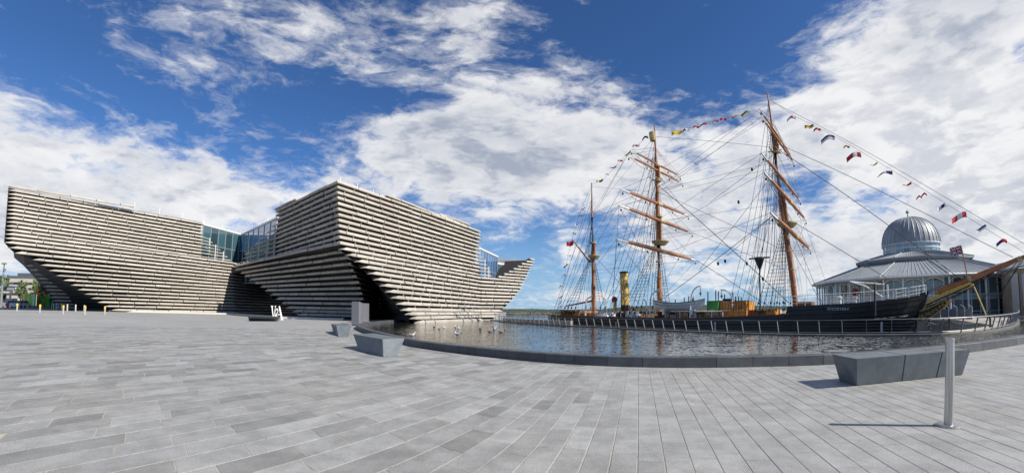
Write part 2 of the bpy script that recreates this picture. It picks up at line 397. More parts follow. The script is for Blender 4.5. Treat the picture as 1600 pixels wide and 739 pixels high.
def shrink(poly, g):
    c = sum(poly, Vector((0, 0))) / len(poly); n = len(poly); out = []
    for i in range(n):
        a, b, d = poly[i - 1], poly[i], poly[(i + 1) % n]
        e1 = (b - a); e2 = (d - b)
        if e1.length < 1e-4 or e2.length < 1e-4: out.append(b.copy()); continue
        e1.normalize(); e2.normalize(); n1 = Vector((-e1.y, e1.x)); n2 = Vector((-e2.y, e2.x)); s = n1 + n2; k = max(.35, 1 + n1.dot(n2))
        out.append(b + s / k * g)
    return out
def area(poly): return .5 * sum(poly[i].x * poly[(i + 1) % len(poly)].y - poly[(i + 1) % len(poly)].x * poly[i].y for i in range(len(poly)))
slabs = []
def build_rows(Rmax):
    for k in range(-150, 190):
        x = -55.0 + random.random()
        while x < 45:
            L = random.choice((.55, .7, .85, 1.0, 1.15)) * (1.12 if x < 0 else .95); ph = phi(x)
            x1 = x + L * math.sin(ph)
            q = []
            for (xx, kk) in ((x, k), (x1, k), (x1, k + 1), (x, k + 1)):
                if kk > k:      # follow the joint to the next row line
                    j = R(-46 if xx < -1 else lerp(-46, -74.3, min(1, (xx + 1) / 1.2))); pf = phi(xx)
                    tau = 1.0 / (math.cos(j) - math.sin(j) / math.tan(pf)); xx = xx + math.sin(j) * tau
                q.append(Vector((xx, F(xx) + kk)))
            x = x1
            c = (q[0] + q[2]) / 2; D = c.length
            if c.y < 0.5 or D > Rmax or abs(math.atan2(c.x, c.y)) > R(64): continue
            if D < 2.6: continue
            # clip against the strip that follows the kerb
            if area(q) < 0: q.reverse()
            best = min(range(len(NEARO)), key=lambda i: (NEARO[i] - c).length_squared)
            if (NEARO[best] - c).length < 3:
                n = near_n(best, NEARO); q = clip(q, NEARO[best], n)
            elif (c - NEARO[best]).dot(near_n(best, NEARO)) > 0: continue
            if len(q) < 3 or abs(area(q)) < .01: continue
            slabs.append((D, q))
build_rows(34)
# border slabs along the kerb
_b0 = resample(NEAR, .62)
for i in range(len(_b0) - 1):
    for (d0, d1) in ((-.008, -.31), (-.31, -.615)):
        q = [_b0[i] + near_n(i, _b0) * d1, _b0[i + 1] + near_n(i + 1, _b0) * d1, _b0[i + 1] + near_n(i + 1, _b0) * d0, _b0[i] + near_n(i, _b0) * d0]
        c = (q[0] + q[2]) / 2
        if area(q) < 0: q.reverse()
        if c.length < 40 and abs(math.atan2(c.x, c.y)) < R(64): slabs.append((c.length, q))
slabs.sort(key=lambda s: s[0])
def slab_faces(k, q):
    rnd = random.random(); t = max(0, min(1, random.gauss(.62, .19) if rnd > .15 else random.uniform(.0, .3)))
    D = q[0].length; lf = q[0].x < 1.6; t = t if lf else lerp(t, .80, .70); g = .006 if lf else .0042
    lo = shrink(q, g); hi = shrink(q, g + .004); z = random.uniform(-.0015, .0005); n = len(q)
    k.add([(p.x, p.y, -.014) for p in lo] + [(p.x, p.y, z - .002) for p in lo] + [(p.x, p.y, z) for p in hi],
          [tuple(range(2 * n, 3 * n))] + [(i, (i + 1) % n, (i + 1) % n + n, i + n) for i in range(n)] + [(i + n, (i + 1) % n + n, (i + 1) % n + 2 * n, i + 2 * n) for i in range(n)], t)
def near_dist(a):
    d = Vector((math.sin(a), math.cos(a))); best = 31.5
    for p, q in zip(NEAR[:-1], NEAR[1:]):
        e = q - p; det = d.x * -e.y + e.x * d.y
        if abs(det) < 1e-9: continue
        t = (p.x * -e.y + e.x * p.y) / det; u = (d.x * p.y - d.y * p.x) / det
        if t > 0 and 0 <= u <= 1: best = min(best, t + .04)
    return best
k = MB()
for i in range(133):
    a = R(-66 + i); r1 = near_dist(a); k.v += [(.5 * math.sin(a), .5 * math.cos(a), -.0045), (r1 * math.sin(a), r1 * math.cos(a), -.0045)]
k.f = [(2 * i + 2, 2 * i + 3, 2 * i + 1, 2 * i) for i in range(132)]; k.t = [1.] * 132; k.mi = [0] * 132
o = k.build('grout_bed', m_grout, fix=False); tag(o, kind='structure')
if o.data.polygons[5].normal.z < 0: o.data.flip_normals()
pave = bpy.data.objects.new('plaza_paving', None); C.objects.link(pave); tag(pave, kind='structure')
for D, q in slabs[:300]:
    k = MB(); slab_faces(k, q); k.build('paving_slab', m_slab, pave, fix=False)
k = MB()
for D, q in slabs[300:]: slab_faces(k, q)
tag(k.build('paving_slabs', m_slab, pave, fix=False), 'rows of grey granite slabs farther out on the plaza', kind='stuff')
print('slabs', len(slabs))
# ================================================================== MUSEUM (two leaning volumes clad in rows of stone planks)
m_plank = mat('cast_stone', (.44, .405, .35), .8, var=.10, vscale=.9, attr='tint', bump=.3, bscale=8, fine=.06)
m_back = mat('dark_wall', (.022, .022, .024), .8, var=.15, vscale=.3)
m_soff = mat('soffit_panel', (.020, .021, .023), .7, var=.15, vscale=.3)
m_roof = mat('flat_roof', (.25, .25, .25), .9, var=.1)
m_white = mat('white_metal', (.72, .73, .74), .4)
m_mull = mat('mullion_grey', (.42, .44, .46), .45, .3)
m_ltrim = mat('light_trim', (.58, .57, .54), .7, var=.08)
def glass_mat(name, col, rough=.04):
    m_ = bpy.data.materials.new(name); m_.use_nodes = True; T = NT(m_.node_tree); p = m_.node_tree.nodes['Principled BSDF']
    a = T.n('ShaderNodeAttribute', attribute_name='tint'); T.put(p, 'Base Color', T.scale(T.mix(0., col, col), a.outputs['Fac']))
    p.inputs['Roughness'].default_value = rough; p.inputs['IOR'].default_value = 1.9; p.inputs['Coat Weight'].default_value = .4
    return m_
m_glass = glass_mat('teal_glass', (.04, .095, .115)); m_skyglass = glass_mat('sky_reflect_glass', (.05, .17, .38)); m_dglass = glass_mat('dark_glass', (.010, .016, .018))  # the strong blue is reflected sky put into the pane colour

mus = empty('museum_building', (-40, 75, 0), 'modern museum of two leaning hulls clad in rows of pale stone planks, glass between them', 'museum')
V2 = lambda p: Vector((p.x, p.y))
def nose_to_back(pl, d):
    n = len(pl); out = []
    for i, p in enumerate(pl):
        ns = []
        if i > 0: t = (pl[i] - pl[i - 1]).normalized(); ns.append(Vector((-t.y, t.x)))
        if i < n - 1: t = (pl[i + 1] - pl[i]).normalized(); ns.append(Vector((-t.y, t.x)))
        s = sum(ns, Vector((0, 0))); s = s / max(.3, s.dot(ns[0])) if len(ns) > 1 else s
        out.append(p + s * d)
    return out
PLANKS = []      # (size, MB)
CLIPS = MB()
def plank(a, b, na, nb, z, h, dep, tipa=False, tipb=False):
    """one cast-stone plank from a to b (nose line), normals pointing out"""
    def sec(p, n, s=1., zz=0.):
        q = lambda d, dz: (p.x - n.x * d, p.y - n.y * d, z + dz * s + zz)
        return [q(dep, .22 * h), q(.20, .50 * h), q(.04, .16 * h), q(0., -.36 * h), q(.10, -.50 * h), q(dep, -.10 * h)]
    g = (b - a).normalized(); jo = random.uniform(-.085, .085)
    A, B = a + na * jo, b + nb * jo
    secs = []
    L = (b - a).length
    if tipa: secs.append(sec(a - g * .1, na, .12, -.30 * h)); secs.append(sec(A + g * min(.75, L * .5), na))
    else: secs.append(sec(A + g * .06, na))
    if tipb: secs.append(sec(B - g * min(.75, L * .5), nb)); secs.append(sec(b + g * .1, nb, .12, -.30 * h))
    else: secs.append(sec(B - g * .06, nb))
    k = MB(); n = 6; vs = [p for s in secs for p in s]
    k.add(vs, [tuple(range(n - 1, -1, -1)), tuple(range(len(vs) - n, len(vs)))] + [(i * n + j, (i + 1) * n + j, (i + 1) * n + (j + 1) % n, i * n + (j + 1) % n) for i in range(len(secs) - 1) for j in range(n)], random.uniform(.84, 1.10))
    m = (a + b) / 2; view = m.normalized(); t = g; vis = abs(t.x * view.y - t.y * view.x) * L / m.length
    PLANKS.append((vis, k))
def row(pl, z, h, tips=(False, False), dep=.95, Lr=(2.3, 4.6), clip_=True):
    """cut a nose polyline into planks"""
    segs = [(pl[i], pl[i + 1]) for i in range(len(pl) - 1)]
    backs = nose_to_back(pl, 1.0)
    nrm = [(p - q) for p, q in zip(pl, backs)]
    for i, (a, b) in enumerate(segs):
        L = (b - a).length
        if L < .3: continue
        cuts = [0.]; c = random.uniform(.8, Lr[1])
        while c < L - 1.0: cuts.append(c); c += random.uniform(*Lr)
        cuts.append(L)
        for j in range(len(cuts) - 1):
            s, e = cuts[j] / L, cuts[j + 1] / L
            plank(a.lerp(b, s), a.lerp(b, e), nrm[i].lerp(nrm[i + 1], s), nrm[i].lerp(nrm[i + 1], e), z, h, dep,
                  tips[0] and i == 0 and j == 0, tips[1] and i == len(segs) - 1 and j == len(cuts) - 2)
            if clip_ and j > 0:
                p = a.lerp(b, s) - nrm[i] * .30; g = (b - a).normalized(); zt = z + .3 * h
                CLIPS.box((p.x, p.y, z + h * .78), (.07, .12, h * .62), math.atan2(g.y, g.x))
def strip(k, rows, tint=1.):
    """surface through rows of points (each a list of equal length)"""
    for r0, r1 in zip(rows[:-1], rows[1:]):
        for i in range(len(r0) - 1): k.add([r0[i], r0[i + 1], r1[i + 1], r1[i]], [(0, 1, 2, 3)], tint)
def P3(p, z): return (p.x, p.y, z)

# ---- volume A (left)
zA = lambda k: 18.3 - .64 * k
AL = [(0, 15, 86), (5, 13.5, 84), (10, 12, 82), (14, 10.2, 79.5), (15, 17, 79.6), (16, 26, 80.0), (17, 54, 81.2), (18, 66, 82), (19, 78.5, 83), (21, 101.5, 84.8), (23, 123.5, 86.6), (25, 144, 88.5), (28, 176, 91)]
AR = [(0, 318.5, 95), (6, 316, 95.5), (11, 314.5, 96), (28, 314, 97)]
ALat = {5: 328, 6: 333, 7: 339, 8: 345, 9: 350, 10: 356, 11: 361}
ARR = [(12, 365, 99), (28, 366, 100)]
rowsA = []; rowsAb = []
for k in range(29):
    z = zA(k); l = V2(pxd(*table(AL, k), z))
    if k == 0: r = V2(pxd(210, 88.2, z)); full = V2(pxd(*table(AR, 0), z))
    elif k < 12: r = V2(pxd(*table(AR, k), z))
    else: r = V2(pxd(*table(ARR, k), z))
    pl = [l, r]
    row(pl, z, .39, (True, k == 0 or False))
    if k in ALat:
        e = V2(pxd(ALat[k], 97 + (ALat[k] - 316) * .07, z)); row([r, e], z, .20, (False, False), dep=.5, clip_=False)
    rr = V2(pxd(*table(AR, k), z)) if k < 12 else r
    b = nose_to_back([l, rr], .98); rowsAb.append([P3(b[0], z), P3(b[1], z)])
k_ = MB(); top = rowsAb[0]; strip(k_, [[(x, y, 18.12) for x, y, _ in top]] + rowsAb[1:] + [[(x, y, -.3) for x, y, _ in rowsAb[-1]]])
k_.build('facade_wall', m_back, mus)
# lattice uprights in front of the glass
k_ = MB()
for px, k0 in ((322, 5), (332, 7), (345, 9)):
    k_ = MB(); p = pxd(px, 97.6, 0); k_.box((p.x, p.y, (zA(k0 - .3) + zA(12.3)) / 2), (.16, .16, zA(k0 - .3) - zA(12.3)), .9); k_.build('lattice_post', m_ltrim, mus)
# dark return wall of volume A
k_ = MB(); rb = []
for k in range(12, 29):
    z = zA(k); a = V2(pxd(366, 99.8, z)); b = V2(pxd(468, 124, z)); row([a, b], z, .36, clip_=False); bb = nose_to_back([a, b], .9); rb.append([P3(bb[0], z), P3(bb[1], z)])
rb.append([(x, y, -.3) for x, y, _ in rb[-1]]); rb.insert(0, [(x, y, z + .4) for x, y, z in rb[0]])
strip(k_, rb); k_.build('return_wall', m_back, mus)
# undercut left side of volume A: soffit back to the far ribs
AQ = [(14, 22, 108), (16, 36, 108), (18, 47.6, 110), (20, 58, 112), (22, 68, 114), (24, 76, 116), (26, 82, 118), (28, 85, 120)]
k_ = MB(); rs = []
for k in range(14, 29):
    z = zA(k); l = V2(pxd(*table(AL, k), z)); q = V2(pxd(*table(AQ, k), z)); n = (q - l).normalized()
    rs.append([P3(l + n * .9 + Vector((.5, .5)), z), P3(q, z)])
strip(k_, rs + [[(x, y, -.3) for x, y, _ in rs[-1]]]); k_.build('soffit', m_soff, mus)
for k in range(14, 29):
    z = zA(k); x_, D_ = table(AQ, k); w = x_ + 9 if k < 19 else lerp(88, 118, (k - 19) / 9)
    q = V2(pxd(x_ - 1, D_ - 11, z)); q2 = V2(pxd(w, D_ - 14, z)); row([q, q2], z, .34, (True, False), clip_=False)
# roofs and rear walls
def back_block(front, z, depth, dirv, name='roof'):
    k = MB(); d = Vector(dirv).normalized() * depth; pts = [V2(p) for p in front]; rear = [p + d for p in reversed(pts)]
    k.extrude([P3(p, z - .5) for p in pts + rear], (0, 0, .5)); k.build(name, m_roof, mus)
fa, fb = [Vector(p) for p in rowsAb[0]]
back_block([fa.lerp(fb, .02), fb], 18.1, 26, (-.80, .60))

# ---- volume B (centre)
zB = lambda k: 17.9 - .74 * k if k <= 22 else (1.62 - .52 * (k - 22))
TIP = [(0, 526.5, 56.3), (2, 527, 56.2), (5, 528, 56), (9, 529.5, 55.6), (11, 531, 55.3), (12, 537.5, 55.2), (13, 549, 55), (14, 562.5, 55), (15, 573, 54.9), (16, 583.6, 54.8), (17, 593, 54.7), (18, 603, 54.6), (19, 612, 54.5), (20, 620.6, 54.5), (21, 629.4, 54.5), (22, 636, 54.5), (23, 643, 54.6), (24, 650.5, 54.8), (25, 657.5, 55)]
BLL = [(0, 430, 78), (2, 430, 78), (3, 430.5, 78.5), (12, 431, 80)]
BLat = {3: 424, 4: 412, 5: 405, 6: 397.5, 7: 390, 8: 382, 9: 378, 10: 374}
BL2 = [(11, 365, 97), (12, 367, 96), (13, 375.7, 94), (14, 382, 92), (15, 390, 90), (16, 397.5, 88), (17, 406.5, 85.5), (18, 414, 83), (19, 422, 81), (20, 431, 78.5), (21, 439.5, 76), (22, 446.5, 74), (23, 457, 71.5), (24, 465, 70)]
BC = [(12, 545, 56.6), (13, 546, 57.5), (14, 549, 58.5), (15, 553, 59.8), (16, 557, 61), (17, 561, 62), (18, 564, 63.2), (19, 566.5, 64), (20, 568, 65), (24, 568, 67)]
BRT = [(-2, 736, 87), (-1, 738, 87.5), (0, 752, 89.5), (2, 752.5, 89.5), (3, 751.5, 89.5), (5, 750, 89.5), (6, 750, 89.5)]
BRL = {5: 751, 6: 752, 7: 754.6, 8: 758, 9: 761, 10: 764, 11: 766.5, 12: 769}
BTIP = [(5, 837, 107), (6, 835.8, 106), (7, 833.7, 105), (8, 831.5, 104), (10, 828, 102), (13, 821.5, 99), (15, 817.4, 97), (17, 811, 95), (19, 802, 93), (21, 791, 90.5), (22, 785.5, 88), (23, 781.5, 85), (24, 777, 81), (25, 756, 75)]
BTS = {5: 829, 6: 823, 7: 816, 8: 810, 9: 803, 10: 796, 11: 788, 12: 779}
backL = []; backR = []; backT = []
MIDX = (752, 90)     # the long face bends slightly here
for k in range(-1, 26):
    z = zB(k) if k >= 0 else 17.9 + .42
    tip = V2(pxd(*table(TIP, max(k, 0)), z)) if k >= 0 else V2(pxd(606, 63.5, z))
    # long sunlit face
    if k < 5:
        rt = V2(pxd(*table(BRT, k), z)); rpl = [tip, rt]
    elif k < 13:
        rt = V2(pxd(749.5, 89.6, z)); rpl = [tip, rt]
        ex = V2(pxd(BRL[k], 90 + (BRL[k] - 750) * .14, z)); row([rt, ex], z, .22, dep=.6, clip_=False)
        s = V2(pxd(BTS[k], 93.2 + (BTS[k] - 770) * .2, z)); e = V2(pxd(*table(BTIP, k), z)); row([s, e], z, .40, (False, True))
    else:
        rpl = [tip, V2(pxd(752, 89 if k < 22 else 84 - (k - 22) * 3, z)), V2(pxd(*table(BTIP, k), z))]
        if k == 25: rpl = [tip, V2(pxd(756, 75, z))]
    # shaded left face
    if 0 <= k < 12:
        if k < 11: l = V2(pxd(*table(BLL, k), z))
        else: l = V2(pxd(*table(BL2, k), z))
        row([l, tip] + rpl[1:], z, .44, (True, k < 5 or k >= 13))
        if k in BLat and k < 11:
            e = V2(pxd(BLat[k], 78.5 + (430 - BLat[k]) * .31, z)); row([e, l], z, .22, (True, False), dep=.5, clip_=False)
        lb = V2(pxd(*table(BLL, k), z)) if k < 11 else l
        bb = nose_to_back([lb, tip] + [rpl[1]], .98); backL.append([P3(bb[0], z), P3(bb[1], z)]); backR.append([P3(bb[1], z), P3(bb[2], z)])
    elif k < 0:
        row(rpl, z, .40, (True, True))
    else:
        row(rpl, z, .44, (True, True))
        if k <= 24:
            l = V2(pxd(*table(BL2, k), z)); c = V2(pxd(*table(BC, k), z)); ret = V2(pxd(600, 90, z))
            row([l, c, ret], z, .42, (True, False), clip_=False)
            bb = nose_to_back([l, c, ret], .9)
            backL.append([P3(bb[0], z), P3(bb[1], z)]); backT.append([P3(bb[1], z), P3(bb[2], z)])
        bb = nose_to_back([rpl[0], V2(pxd(752, 89 if k < 22 else 84 - (k - 22) * 3, z))], .98); backR.append([P3(bb[0], z), P3(bb[1], z)])
k_ = MB(); strip(k_, [[(x, y, 18.08) for x, y, _ in backL[0]]] + backL[1:] + [[(x, y, -.3) for x, y, _ in backL[-1]]])
k_.build('shaded_wall', m_back, mus)
k_ = MB(); strip(k_, [[(x, y, 18.08) for x, y, _ in backR[0]]] + backR[1:] + [[(x, y, -.5) for x, y, _ in backR[-1]]])
k_.build('sunlit_wall', m_back, mus)
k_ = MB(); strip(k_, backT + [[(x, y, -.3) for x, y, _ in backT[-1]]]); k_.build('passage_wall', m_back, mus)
# soffit between the overhanging long face and the passage wall
k_ = MB(); rs = []
for i, k in enumerate(range(12, 25)):
    z = zB(k) + .1; a = Vector(backR[12 + i][0]); b = Vector(backT[i][1]); c = Vector(backT[i][0])
    rs.append([(a.x, a.y, z + .15), (c.x if k < 14 else b.x, c.y if k < 14 else b.y, z + .15)])
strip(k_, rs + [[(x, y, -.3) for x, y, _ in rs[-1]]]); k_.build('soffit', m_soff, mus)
# body of the prow east of the notch (behind the rows up to the tip)
k_ = MB(); rs = []
for k in range(13, 26):
    z = zB(k); a = V2(pxd(752, 89 if k < 22 else 84 - (k - 22) * 3, z)); b = V2(pxd(*table(BTIP, min(k, 24)), z)); bb = nose_to_back([a, b], .98); rs.append([P3(bb[0], z), P3(bb[1], z)])
strip(k_, rs); k_.build('prow_wall', m_back, mus)
k_ = MB(); rs = []
for k in range(5, 14):
    z = zB(k); a = V2(pxd(BTS.get(k, 772), 93.2 + (BTS.get(k, 772) - 770) * .2, z)); b = V2(pxd(*table(BTIP, k), z)); bb = nose_to_back([a, b], .98); rs.append([P3(bb[0], z), P3(bb[1], z)])
strip(k_, rs); k_.build('prow_wall', m_back, mus)
# far side of the prow, so that it is a solid hull
k_ = MB(); rs = []
for k in range(5, 26):
    z = zB(k); b = V2(pxd(*table(BTIP, min(k, 24)), z)); b2 = nose_to_back([b + Vector((-1, -1)), b], .98)[1]; c = b + Vector((-22, 8)); rs.append([P3(b2, z), P3(c, z)])
strip(k_, rs); k_.build('river_wall', m_back, mus)
# lattice uprights
k_ = MB()
for px, D, k0 in ((388, 91, 8), (400, 87, 6), (413, 83.5, 4.5), (424, 80.5, 3)):
    k_ = MB(); p = pxd(px, D, 0); k_.box((p.x, p.y, (zB(k0) + zB(11)) / 2), (.2, .2, zB(k0) - zB(11)), .6); k_.build('lattice_post', m_ltrim, mus)
for px, D, k0 in ((757, 91.2, 7.5), (763, 92, 9.5)):
    k_ = MB(); p = pxd(px, D, 0); k_.box((p.x, p.y, (zB(k0) + zB(13)) / 2), (.2, .2, zB(k0) - zB(13)), .6); k_.build('lattice_post', m_ltrim, mus)
# roof B + raised parapet pieces
tl, tc = [Vector(p) for p in backL[0]]; tr = Vector(backR[0][1])
k_ = MB(); rear = V2(tr) + Vector((-30, 14)); k_.extrude([P3(V2(tl), 17.2), P3(V2(tc), 17.2), P3(V2(tr), 17.2), P3(rear, 17.2)], (0, 0, .5)); k_.build('roof', m_roof, mus)
z = 18.35; row([V2(pxd(428, 78.4, z)), V2(pxd(462, 69.5, z))], z, .34, (True, False), clip_=False)
z = 18.7; row([V2(pxd(687, 76.5, z)), V2(pxd(736, 86, z))], z, .34, (True, True), clip_=False)
# glazing
def glazing(pa, pb, z0, z1, n, m_, zsplit=(), m2=None):
    """framed glass wall from pa to pb, panes set between mullions"""
    a, b = V2(pa), V2(pb); g = (b - a).normalized(); nrm = Vector((g.y, -g.x)); zs = [z0] + list(zsplit) + [z1]
    for j in range(len(zs) - 1):
        for i in range(n):
            p, q = a.lerp(b, (i + .04) / n), a.lerp(b, (i + .96) / n); d = nrm * .03 * random.uniform(-.4, .4)
            k = MB(); k.hexa([P3(p, zs[j] + .06), P3(q, zs[j] + .06), P3(q - nrm * .05 + d, zs[j] + .06), P3(p - nrm * .05 + d, zs[j] + .06), P3(p, zs[j + 1] - .06), P3(q, zs[j + 1] - .06), P3(q - nrm * .05 + d, zs[j + 1] - .06), P3(p - nrm * .05 + d, zs[j + 1] - .06)], random.uniform(.6, 1.4))
            k.build('glass_pane', m2 if (m2 and j == len(zs) - 2) else m_, mus)
    k = MB(); rz = math.atan2(g.y, g.x)
    for i in range(n + 1): p = a.lerp(b, i / n); k.box((p.x, p.y, (z0 + z1) / 2), (.09, .22, z1 - z0), rz)
    for zz in zs: m = (a + b) / 2; k.box((m.x, m.y, zz), ((b - a).length, .18, .12), rz)
    k.build('mullions', m_mull, mus)
    k = MB(); m = (a + b) / 2; k.box((m.x - nrm.x * .3, m.y - nrm.y * .3, z1 + .22), ((b - a).length + .6, .9, .3), rz); k.build('roof_edge', m_white, mus)
    # dark room behind
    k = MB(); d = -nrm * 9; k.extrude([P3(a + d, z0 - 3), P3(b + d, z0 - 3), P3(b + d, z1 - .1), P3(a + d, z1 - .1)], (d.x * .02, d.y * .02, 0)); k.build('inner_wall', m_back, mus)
glazing(pxd(316, 99, 15), pxd(373, 108, 15), 6.5, 18.0, 5, m_glass, (10.3, 14.2))
glazing(pxd(373, 108, 15), pxd(432, 83, 15), 6.5, 17.6, 7, m_glass, (10.3, 14.0), m_skyglass)
glazing(pxd(748, 91.5, 12), pxd(777, 106, 12), 7.0, 14.6, 7, m_skyglass, (10.5,))
glazing(pxd(777, 106.5, 12), pxd(812, 115, 12), 7.0, 13.0, 6, m_glass, (10.2,))
k_ = MB(); a, b = pxd(777, 106.5, 13.3), pxd(813, 115.5, 13.0); c, d = pxd(828, 122, 15.7), pxd(776, 124, 16.4)
k_.extrude([a, b, c, d], (0, 0, .15)); k_.build('sloping_roof', m_roof, mus)
k_ = MB(); k_.extrude([pxd(810, 104.5, 12.3), pxd(822, 105.2, 12.6), pxd(828, 107, 13.9), pxd(819, 106.5, 13.5)], (0, .1, .1)); k_.build('sloping_window', m_dglass, mus)
# entrance glass in the dark passage
k_ = MB(); a, b = V2(pxd(600, 89, 0)), V2(pxd(648, 66, 0)); k_.extrude([P3(a, 0), P3(b, 0), P3(b, 6), P3(a, 6)], (.2, .3, 0)); k_.build('entrance_glass', m_dglass, mus)
for t in (.2, .45, .7): k_ = MB(); p = a.lerp(b, t); k_.box((p.x, p.y - .1, 3), (.12, .12, 6)); k_.build('entrance_mullion', m_mull, mus)
# bridge floor and roof slabs, added to block sun from the return wall
k_ = MB(); g = [V2(pxd(365, 98, 9)), V2(pxd(431, 81, 9)), Vector((-38, 66)), Vector((-14, 90)), Vector((-30, 125)), Vector((-80, 118)), Vector((-72, 84))]
k_.extrude([P3(p, 8.6) for p in g], (0, 0, .9)); k_.build('bridge_floor_sunblock', m_soff, mus)
k_ = MB(); g = [V2(pxd(317, 99.5, 15)), V2(pxd(373, 108.5, 15)), V2(pxd(431, 83.5, 15)), Vector((-36, 66)), Vector((-12, 90)), Vector((-30, 125)), Vector((-84, 112))]
k_.extrude([P3(p, 17.2) for p in g], (0, 0, .4)); k_.build('bridge_roof_sunblock', m_roof, mus)
# roof railings
def roof_rail(pts, h=1.1, step=4.5):
    k = MB(); pts = [Vector(p) for p in pts]
    for a, b in zip(pts[:-1], pts[1:]):
        n = max(1, int((b - a).length / step))
        for i in range(n + 1): p = a.lerp(b, i / n); k.tube([p, p + Vector((0, 0, h))], .045, 4)
        for hh in (h, h * .5): k.tube([a + Vector((0, 0, hh)), b + Vector((0, 0, hh))], .03, 4)
    k.build('roof_railing', m_white, mus)
roof_rail([pxd(210, 89, 18.1), pxd(318, 96.5, 18.1)]); roof_rail([pxd(318, 99.5, 18.2), pxd(373, 109, 18.2), pxd(418, 90, 17.9)])
roof_rail([pxd(531, 58, 17.9), pxd(606, 65.5, 17.9)], 1.0, 2.6); roof_rail([pxd(646, 72, 17.9), pxd(664, 75, 17.9)], .9, 3)
# plinth kerb
k_ = MB(); pl = [V2(pxd(170, 92, 0)), V2(pxd(262, 92, 0)), V2(pxd(366, 90, 0)), V2(pxd(438, 66, 0)), V2(pxd(536, 62, 0))]
o_ = sweep('plinth', [p.copy() for p in pl], [(0, 0), (0, .28), (.6, .3), (.6, 0)], m_ltrim, mus)
CLIPS.build('plank_brackets', m_mull, mus)['kind'] = 'stuff'
PLANKS.sort(key=lambda t: -t[0])
for v, k in PLANKS[:300]: k.build('cladding_plank', m_plank, mus)
k_ = MB()
for v, k in PLANKS[300:]:
    b = len(k_.v); k_.v += k.v; k_.f += [tuple(i + b for i in f) for f in k.f]; k_.t += k.t; k_.mi += k.mi
tag(k_.build('cladding_planks', m_plank, mus), 'remaining rows of pale stone planks', kind='stuff')
print('planks', len(PLANKS))
# ================================================================== THE SHIP (three-masted, moored behind the pool)
NH, AH = Vector((.70711, .70711)), Vector((.70711, -.70711))
def SW(t, w, z): p = NH * (55 - w) + AH * t; return Vector((p.x, p.y, z))
def SP(px, py, w=0.):
    """ship coordinates (t along, z up) of the sight line on the fore-and-aft plane w"""
    p = on_line(px, py, NH.x, NH.y, 55 - w); return (Vector((p.x, p.y)) - NH * (55 - w)).dot(AH), p.z
def SX(px, py, w=0.): t, z = SP(px, py, w); return SW(t, w, z)
m_hull = mat('black_hull', (.012, .013, .015), .42, spec=.5, var=.35, vscale=.6, bump=.15, bscale=3, fine=.1)
m_wood = mat('varnished_spar', (.36, .135, .045), .38, var=.25, vscale=1.2, fine=.1)
m_deckw = mat('deck_wood', (.28, .20, .12), .8, var=.2)
m_brown = mat('brown_wood', (.17, .075, .032), .55, var=.25, vscale=1.5)
m_orange = mat('orange_varnish', (.62, .25, .035), .45, var=.25, vscale=1.8, stretch=(1, 1, 3))
m_green = mat('green_paint', (.045, .22, .05), .5, var=.1)
m_yel = mat('buff_paint', (.60, .42, .13), .5, var=.12, vscale=1.2)
m_gold = mat('gold_paint', (.62, .38, .08), .45, .2, var=.3, vscale=6)
m_wpaint = mat('white_paint', (.74, .75, .74), .45, var=.06)
m_red = mat('dark_red_paint', (.22, .015, .02), .5)
m_rope = mat('tarred_rope', (.022, .022, .025), .85)
m_rope2 = mat('pale_rope', (.20, .18, .15), .85)
m_black = mat('black_paint', (.015, .015, .017), .5)
m_ltyel = mat('straw_platform', (.42, .33, .17), .7, var=.2)

ship = empty('sailing_ship', SW(-20, 0, 0), 'black-hulled three-masted ship with orange spars, buff funnel and long bowsprit, moored beyond the pool', 'ship')
# breadth and sheer
BR = [(-46.3, 1.6), (-44.5, 3.0), (-40, 4.3), (-30, 5.0), (-10, 5.0), (-3, 4.5), (1, 3.4), (4, 1.7), (5.6, .3)]
_sh = [(868, 493.0, 4.0), (955, 495.4, 5), (1060, 498.8, 5), (1135, 495.6, 5), (1232, 491.8, 5)]
SHEER = [(-46.3, SP(868, 492.5, 3.2)[1])] + [SP(x, y, w) for x, y, w in _sh[1:]]
FC0 = SP(1234, 478, 5)[0]
FCS = [SP(1234, 478, 5), SP(1339, 473.0, 4.6), SP(1420, 464.2, 2.8), SP(1450, 458.2, .3)]
def ztop(t): return table(FCS, t)[0] if t >= FC0 else table(SHEER, t)[0]
ST_TOP, ST_BOT = SP(1451, 458, 0)[0], SP(1430, 518, 0)[0]
ZB = -4.4
def tstem(z): return ST_TOP + (ST_BOT - ST_TOP) * min(max((2.9 - z) / 4.2, 0), 1.6)
def hull_pt(t, fz, side):
    """fz 0 at the rail, 1 at the keel line"""
    zt = ztop(t); z = zt + (ZB - zt) * fz
    u = (t + 46.3) / (ST_TOP + 46.3); tt = -46.3 + u * (tstem(z) + 46.3) + 3.2 * max(0, fz - .25) * max(0, 1 - u * 6)
    b = table(BR, t)[0] * (1 - .30 * fz ** 2) * (1 - .25 * fz * max(0, (u - .8) / .2))
    return SW(tt, side * b, z), side
TS = [-46.3, -45.5, -44.5, -42, -39, -35, -30, -25, -20, -15, -11, FC0 - .02]; TF = [FC0, -6, -3.5, -1, 1, 2.5, 4, 5, 5.6]
NROW = 12
def hull_side(side):
    for seg, ts in (('main', TS), ('fc', TF)):
        rws = range(NROW); 
        for r_ in rws:
            k = MB(); f0, f1 = r_ / NROW, (r_ + 1) / NROW
            top = []; bot = []; lip = []
            for t in ts:
                a, _ = hull_pt(t, f0 + .004, side); b, _ = hull_pt(t, f1 - .004, side); o = NH.to_3d() * (-side) * .05
                top.append(a); bot.append(b + o); lip.append(b - o * .6)
            n = len(ts); vs = top + bot + lip
            k.add(vs, [(i, i + 1, n + i + 1, n + i) for i in range(n - 1)] + [(n + i, n + i + 1, 2 * n + i + 1, 2 * n + i) for i in range(n - 1)])
            k.build('hull_plank', m_hull, ship)
hull_side(1)
k = MB()
